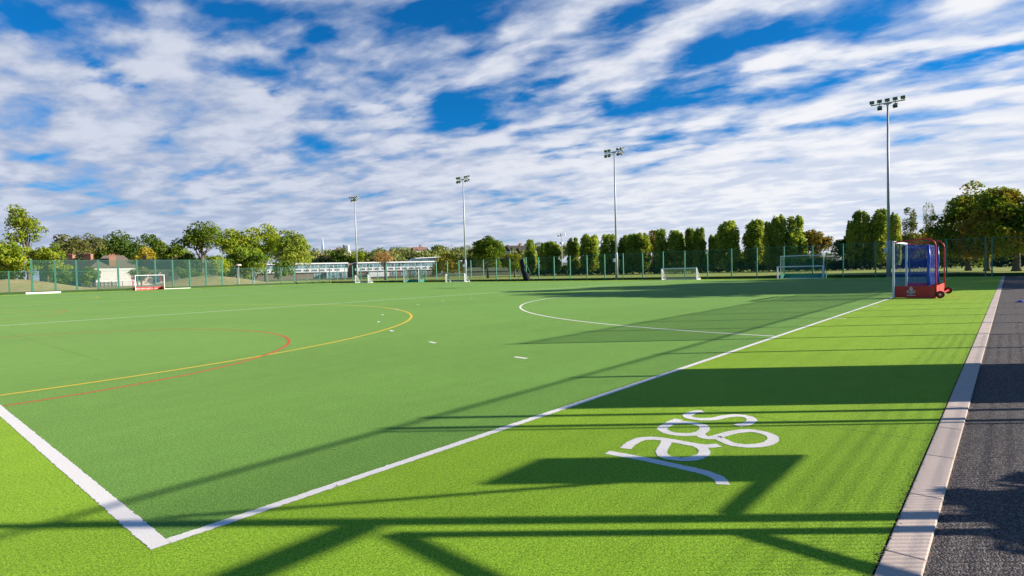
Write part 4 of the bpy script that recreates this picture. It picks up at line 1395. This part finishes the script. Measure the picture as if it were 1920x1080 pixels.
# low dark belt under the trees at the left and woodland on the far hill
def wood(name, label, segs, mat, seed, leaf):
    rng = np.random.default_rng(seed)
    P, Nn, T = [], [], []
    for (x0, y0, x1, y1, cnt, hmin, hmax, spread, zb) in segs:
        for _ in range(cnt):
            t = rng.uniform()
            cx, cy = x0 + (x1 - x0) * t + rng.normal(0, spread), y0 + (y1 - y0) * t + rng.normal(0, spread)
            h = rng.uniform(hmin, hmax)
            r = h * rng.uniform(0.38, 0.6)
            m_ = 10
            tone = rng.uniform(0.1, 0.9)
            cc = np.array([cx, cy, zb + h * .55])
            dd = unit(rng, m_)
            cs = cc + dd * np.array([r * .6, r * .6, h * .30])
            per = 26
            for c in cs:
                e = unit(rng, per)
                P.append(c + e * r * .42)
                Nn.append(e + .5 * rng.normal(size=(per, 3)))
                T.append(np.full(per, tone))
    me = leaf_cloud(name, np.concatenate(P), np.concatenate(Nn), leaf, mat, seed, 1.4, np.concatenate(T))
    return tag(link(name, me), label, 'woodland', kind='stuff')

wood('woodland', 'belt of dark trees filling in behind the houses on the left', [(20, 262, 105, 205, 26, 7, 10.5, 4, -.2)], M['l_dark'], 201, .75)
wood('woodland', 'wooded hillside rising in the distance behind the school',
     [(139, 247, 215, 160, 44, 7.5, 10.5, 4, 2.2), (175, 312, 270, 203, 60, 8.0, 11.5, 6, 5.5), (222, 395, 360, 237, 76, 9.0, 12.5, 8, 9.5)], M['l_far'], 202, .95)
wood('woodland', 'dark belt of low trees behind the hedge and the poplars',
     [(150, 90, 225, -20, 60, 4.0, 5.6, 5, -.2), (186, 75, 260, -30, 44, 5, 7.5, 6, -.2)], M['l_dark'], 203, .6)
GF = 'distinct trees on the far hillside'
for k, (u, v, h, w, lab, mt) in enumerate([(235, 262, 19.2, 13, 'distant round tree topping the hillside above the russet tree', 'l_mid'), (252, 228, 20.0, 11, 'distant pale tree topping the hillside left of the willow', 'l_lite'),
                                           (275, 225, 19.5, 5, 'distant pointed conifer on the hillside above the willow', 'l_dark'), (262, 206, 17.5, 17, 'distant broad tree behind the third floodlight mast', 'l_far')]):
    tree('broadleaf_tree', lab, 'tree', (u, v, 0.0), h, w, 'oval' if k != 2 else 'cone', M[mt], 120 + k, 5, 1700, .55, GF)

# ------------------------------------------------------------------ buildings
def bld(name, label, cat, loc, rz=RV, group=None):
    return thing(name, label, cat, (loc[0], loc[1], -0.05), rz, group)


def gable(m, x0, x1, y0, y1, z, h, along='x', over=0.3):
    """roof prism with the ridge along x or y"""
    x0 -= over; x1 += over; y0 -= over; y1 += over
    if along == 'x':
        ym = (y0 + y1) / 2
        p = [(x0, y0, z), (x1, y0, z), (x1, y1, z), (x0, y1, z), (x0, ym, z + h), (x1, ym, z + h)]
        f = [(0, 1, 5, 4), (2, 3, 4, 5), (0, 4, 3), (1, 2, 5), (0, 3, 2, 1)]
    else:
        xm = (x0 + x1) / 2
        p = [(x0, y0, z), (x1, y0, z), (x1, y1, z), (x0, y1, z), (xm, y0, z + h), (xm, y1, z + h)]
        f = [(0, 4, 5, 3), (1, 2, 5, 4), (0, 1, 4), (3, 5, 2), (0, 3, 2, 1)]
    i = len(m.v)
    m.v += p
    m.f += [tuple(i + k for k in q) for q in f]


def hip(m, x0, x1, y0, y1, z, h, run=None, over=0.3):
    x0 -= over; x1 += over; y0 -= over; y1 += over
    r = (y1 - y0) / 2 if run is None else run
    ym = (y0 + y1) / 2
    i = len(m.v)
    m.v += [(x0, y0, z), (x1, y0, z), (x1, y1, z), (x0, y1, z), (x0 + r, ym, z + h), (x1 - r, ym, z + h)]
    m.f += [tuple(i + k for k in q) for q in ((0, 1, 5, 4), (2, 3, 4, 5), (3, 0, 4), (1, 2, 5), (0, 3, 2, 1))]


def windows(root, rects, y, frame, glass, mull=(1, 1), name='window'):
    for x0, x1, z0, z1 in rects:
        f = MB()
        t = 0.07
        f.box(x0, x1, y - .06, y + .02, z0, z0 + t).box(x0, x1, y - .06, y + .02, z1 - t, z1).box(x0, x0 + t, y - .06, y + .02, z0 + t, z1 - t).box(x1 - t, x1, y - .06, y + .02, z0 + t, z1 - t)
        for k in range(1, mull[0]):
            xm = x0 + (x1 - x0) * k / mull[0]
            f.box(xm - .03, xm + .03, y - .06, y + .02, z0 + t, z1 - t)
        fo = f.build(name, frame, root)
        MB().box(x0 + t, x1 - t, y - .03, y - .022, z0 + t, z1 - t).build('pane', glass, fo)


def chimney(root, x0, x1, y0, y1, z0, z1, mat=None):
    m = MB().box(x0, x1, y0, y1, z0, z1 - .25).box(x0 - .08, x1 + .08, y0 - .08, y1 + .08, z1 - .25, z1)
    for k in range(max(1, int((x1 - x0) / 0.5))):
        xx = x0 + .3 + k * .5
        m.tube([(xx, (y0 + y1) / 2, z1), (xx, (y0 + y1) / 2, z1 + .35)], [.14, .11], 8)
    m.build('chimney', mat or M['brick'], root)


# white gabled house and its two neighbours
h1 = bld('house', 'white rendered house with brown hipped roof and tall brick chimney behind the ball stop', 'house', (42.9, 188.0), RV + 0.62, group='houses on the left')
MB().box(0, 9.6, 0, 8, 0, 5.3).build('wall', M['render'], h1)
m = MB()
hip(m, -1.0, 9.8, 0, 8, 5.3, 3.6, 3.4)
m.build('roof', M['roof_brown'], h1)
chimney(h1, 3.2, 4.9, 0.3, 1.4, 5.5, 8.9)
MB().box(-1.2, 0.9, -.05, -.004, 4.8, 5.3).build('fascia', M['white'], h1)
h2 = bld('house', 'long house with dark roof and two brick chimneys left of the white house', 'house', (36.0, 206.0), group='houses on the left')
MB().box(-3, 13, 0, 8, 0, 5.0).build('wall', M['greywall'], h2)
m = MB()
gable(m, -3, 13, 0, 8, 5.0, 3.1)
ro_ = m.build('roof', M['roof_dark'], h2)
chimney(h2, 2.4, 4.1, 3.6, 4.6, 7.4, 9.6)
chimney(h2, 7.2, 9.5, 3.6, 4.6, 7.4, 9.7)
windows(h2, [(4.6, 6.2, 1.0, 2.4), (8.4, 10.0, 1.0, 2.4), (4.6, 6.2, 3.4, 4.7), (8.4, 10.0, 3.4, 4.7)], 0, M['white'], M['darkglass'], (2, 1))
h3 = bld('house', 'house with weathered brown roof and slim chimneys right of the white house', 'house', (53.0, 189.0), RV + 0.45, group='houses on the left')
MB().box(0, 12, 0, 8, 0, 4.6).build('wall', M['cream'], h3)
m = MB()
gable(m, 0, 12, 0, 8, 4.6, 3.2)
m.build('roof', M['roof_brown'], h3)
chimney(h3, 1.6, 2.3, 2.0, 2.7, 6.0, 8.8)
chimney(h3, 9.4, 10.1, 2.0, 2.7, 6.0, 8.5)
windows(h3, [(.6, 2.2, 2.4, 3.9), (4.0, 5.6, 2.4, 3.9), (8, 9.6, 2.4, 3.9), (4, 5.6, .6, 1.9)], 0, M['white'], M['darkglass'], (2, 1))
# pale paling fence on the bank
pf = MB()
for k in range(56):
    x = k * 0.16
    pf.box(x, x + .09, 0, .03, 0, 1.25 + .05 * (k % 3))
pf.box(0, 9, .03, .07, .3, .38).box(0, 9, .03, .07, .95, 1.03)
po = pf.build('paling_fence', M['wood'])
po.location = (36.2, 172.0, 0)
po.rotation_euler = (0, 0, RV)
tag(po, 'grey paling fence below the long dark roofed house', 'fence')
rf = MB()
for k in range(60):
    rf.tube([(k * .15, 0, 0), (k * .15, 0, 1.35)], .016, 5)
rf.box(0, 9, -.02, .02, 1.2, 1.24).box(0, 9, -.02, .02, .2, .24)
for k in range(4):
    rf.box(k * 3 - .04, k * 3 + .04, -.04, .04, 0, 1.5)
rfo = rf.build('railing', plain('dark_railing', (.05, .05, .05), .5))
rfo.location = (43.0, 184.0, 0)
rfo.rotation_euler = (0, 0, RV)
tag(rfo, 'thin dark railing in front of the white rendered house', 'railing')

# school
sc = bld('school_building', 'long two storey white school building with teal ribbon windows', 'school', (117.5, 203.2), RV + 0.42)
sc.scale = (1.2, 1, 1)
MB().box(-18, 10.8, 0, 12, 0, 2.9).build('lower_wall', M['brownbrick'], sc)
MB().box(14.3, 51, 0, 12, 0, 2.9).build('lower_wall', M['brownbrick'], sc)
MB().box(10.8, 14.3, 2.5, 12, 0, 6.3).build('link_wall', M['brownbrick'], sc)
for a, c in ((-18, 10.8), (14.3, 51)):
    MB().box(a, c, -.6, 12, 2.9, 4.35).build('spandrel', M['palewall'], sc)
    MB().box(a + .1, c - .1, -.42, 11.9, 4.35, 6.1).build('upper_wall', M['greywall'], sc)
    MB().box(a - .3, c + .3, -.9, 12.3, 6.1, 6.6).build('roof', M['white'], sc)
MB().box(10.9, 11.0, -.6, 2.4, 2.9, 6.08).build('end_wall', M['brownbrick'], sc)
MB().box(14.2, 14.29, -.6, 2.4, 0.0, 6.08).build('end_wall', M['brownbrick'], sc)
windows(sc, [(x, x + 2.3, 4.38, 6.06) for x in np.arange(-17.6, 9.0, 2.4)], -.44, M['white'], M['teal'], (2, 1))
windows(sc, [(x, x + 2.3, 4.38, 6.06) for x in np.arange(14.6, 49.2, 2.4)], -.44, M['white'], M['teal'], (2, 1))
windows(sc, [(x, x + 1.7, 3.3, 4.1) for x in np.arange(-17.4, 9.0, 2.4)], -.62, M['white'], M['darkglass'], (3, 1), 'vent_window')
windows(sc, [(x, x + 1.7, 3.3, 4.1) for x in np.arange(14.9, 49.2, 2.4)], -.62, M['white'], M['darkglass'], (3, 1), 'vent_window')
windows(sc, [(x, x + 1.9, .3, 2.7) for x in (0.2, 2.2, 4.2, 6.2, 8.2, 18.5, 22, 25.5, 29, 32.5, 36, 39.5, 43, 46.5)], -.02, M['white'], M['teal'], (2, 1))
# glazed bay
bay = MB().box(4.0, 4.12, -2.4, -.02, 0, 2.85).box(10.2, 10.32, -2.4, -.02, 0, 2.85).box(3.9, 10.4, -2.5, -.61, 2.86, 2.98)
for k in range(1, 5):
    bay.box(4.12 + k * 1.2, 4.2 + k * 1.2, -2.4, -2.32, 0, 2.85)
bo = bay.build('bay_frame', M['white'], sc)
MB().box(4.12, 10.2, -2.36, -2.35, 0.1, 2.85).build('pane', M['teal'], bo)
wp = MB().box(17.5, 24.5, -1.8, -.02, .05, 2.3)
wp.build('porch', M['palewall'], sc)
pv_ = MB().prism([(33.0, 6.6), (33.0, 7.0), (35.2, 8.0), (45.5, 8.2), (45.5, 6.6)], 2, 9)
pv_.build('rooftop_room', M['darkglass'], sc)
MB().prism([(34.6, 7.8), (34.6, 8.05), (45.5, 8.5), (45.5, 8.25)], 1.6, 9.4).build('rooftop_canopy', M['white'], sc)
MB().box(44.8, 47.6, 1.5, 9, 6.6, 8.6).build('plant_room', M['white'], sc)

# sheds behind the green boarded goal
for k, (u, v, w_, h_, lab) in enumerate([(150.2, 36.3, 7.6, 2.1, 'low flat white roofed hut seen through the green boarded goal'), (150.1, 28.7, 3.8, 3.1, 'grey hut with pale flat roof right of the green boarded goal'), (152.5, 24.0, 7.0, 2.3, 'long low grey hut left of the tall poplar pair')]):
    s_ = bld('hut', lab, 'hut', (u - 8, v), group='huts beyond the far field')
    MB().box(0, w_, 0, 4, 0, h_ - .3).build('wall', M['greywall'], s_)
    MB().box(-.3, w_ + .3, -.4, 4.3, h_ - .3, h_).build('roof', M['palewall'], s_)
    windows(s_, [(x, x + 1.0, .7, h_ - .6) for x in np.arange(.6, w_ - 1.2, 1.9)], 0, M['white'], M['darkglass'])

# distant roofs on the hill
def far_house(label, u, v, z, w_, hw, hr, roofm, wallm, dep=9):
    r = thing('house', label, 'house', (u, v, z), RV + 0.5, 'distant houses on the hill')
    MB().box(0, w_, 0, dep, -6, hw).build('wall', wallm, r)
    m = MB()
    gable(m, 0, w_, 0, dep, hw, hr)
    m.build('roof', roofm, r)
    windows(r, [(x, x + 1.4, hw - 2.0, hw - .6) for x in np.arange(.8, w_ - 1.5, 2.6)], 0, M['white'], M['darkglass'])
    chimney(r, w_ * .5, w_ * .5 + 1.0, dep / 2 - .5, dep / 2 + .5, hw + hr - .6, hw + hr + 1.3)

far_house('house with a broad red brown roof above the left part of the school', 137.0, 237.0, 0, 8.6, 6.6, 3.9, M['roof_red'], M['cream'])
far_house('small house with pinkish roof on the hill above the school', 187, 300, 9.6, 7, 4.5, 3, M['roof_red'], M['render'])
far_house('pale house on the hill between the russet tree and the willow', 222, 268, 11.0, 9, 4.0, 2.5, M['roof_red'], M['render'])
far_house('long white terrace with dark purple roofs behind the small distant poplars', 240, 207, 7.6, 17, 5.0, 3.2, M['roof_dark'], M['render'])
far_house('white house with red roof behind the leftmost poplars', 253.5, 190.5, 8.0, 7, 4.0, 3.2, M['roof_red'], M['render'])
# phone mast
pm_ = thing('phone_mast', 'thin grey phone mast with antenna cluster above the poplars', 'mast', (210.2, 150.1, 0))
MB().tube([(0, 0, 0), (0, 0, 17.6)], [.24, .14], 10).build('pole', M['galv'], pm_)
m = MB()
for k in range(9):
    a = k * 2 * PI / 9
    r_ = 1.8
    m.box(r_ * math.cos(a) - .10, r_ * math.cos(a) + .10, r_ * math.sin(a) - .10, r_ * math.sin(a) + .10, 16.4, 18.2)
    m.tube([(0, 0, 17.0), (r_ * math.cos(a), r_ * math.sin(a), 17.0)], .05, 5)
m.build('antenna', M['galv'], pm_)
MB().box(-.7, .5, -.6, .6, 13.0, 13.8).build('equipment_box', M['galv'], pm_)
MB().tube([(5.0, -4.2, 0), (5.0, -4.2, 15.2)], .14, 6).build('side_pole', M['galv'], pm_)
# far towers
tw = thing('skyscraper', 'tiny pale needle shaped skyscraper on the horizon left of the farthest mast', 'skyscraper', (1613.7, 2711.8, 0))
m = MB()
m.tube([(0, 0, 0), (0, 0, 150), (0, 0, 197)], [13, 6, 1.6], 8)
m.build('tower', M['steelblue'], tw)
MB().tube([(3, -3, 140), (1, -1, 206)], [3, 0.6], 5).build('spire', M['palewall'], tw)
tb = thing('tower_block', 'tiny white tower block on the horizon beside the farthest floodlight mast', 'tower', (844.1, 1310.9, 0), RV)
MB().box(0, 9, 0, 14, 0, 79).build('tower', M['palewall'], tb)
MB().box(-5, -.01, 0, 14, 0, 81).build('core', M['steelblue'], tb)
MB().box(9.01, 13, 1, 14, 0, 64).build('wing', M['palewall'], tb)
wb = thing('apartment_block', 'small white flat roofed block on the wooded horizon above the willow', 'building', (467.2, 525.2, 0), RV)
MB().box(0, 9, 0, 9, 0, 33).build('wall', M['render'], wb)
MB().box(-6, -.01, 2, 9, 0, 30.5).build('wing', M['greywall'], wb)
# hoop and lantern on the bank
hp = thing('basketball_hoop', 'pale rounded basketball board on a post behind the low end fence', 'basketball hoop', (48.3, 104.0, 0), RV)
MB().tube([(0, .35, 0), (0, .35, 1.5), (0, .1, 1.9)], .05, 8).build('post', M['galv'], hp)
bb = MB()
bb.prism([(.62 * math.cos(a), 2.0 + .52 * math.sin(a)) for a in np.linspace(0, 2 * PI, 20)[:-1]], -.03, .03)
bb.build('backboard', M['cream'], hp)
rg_ = MB()
rg_.tube([(.22 * math.cos(a), -.28 + .22 * math.sin(a), 1.75) for a in np.linspace(0, 2 * PI, 17)], .015, 6)
rg_.build('rim', M['red'], hp)
lt = thing('area_light', 'squat lantern on a thin pole behind the low end fence', 'lamp post', (45.6, 104.0, 0))
MB().tube([(0, 0, 0), (0, 0, 3.6)], .05, 8).build('pole', M['galv'], lt)
MB().tube([(0, 0, 3.6), (0, 0, 3.7), (0, 0, 3.95), (0, 0, 4.0)], [.15, .55, .45, .12], 14).build('lamp_shade', M['cream'], lt)
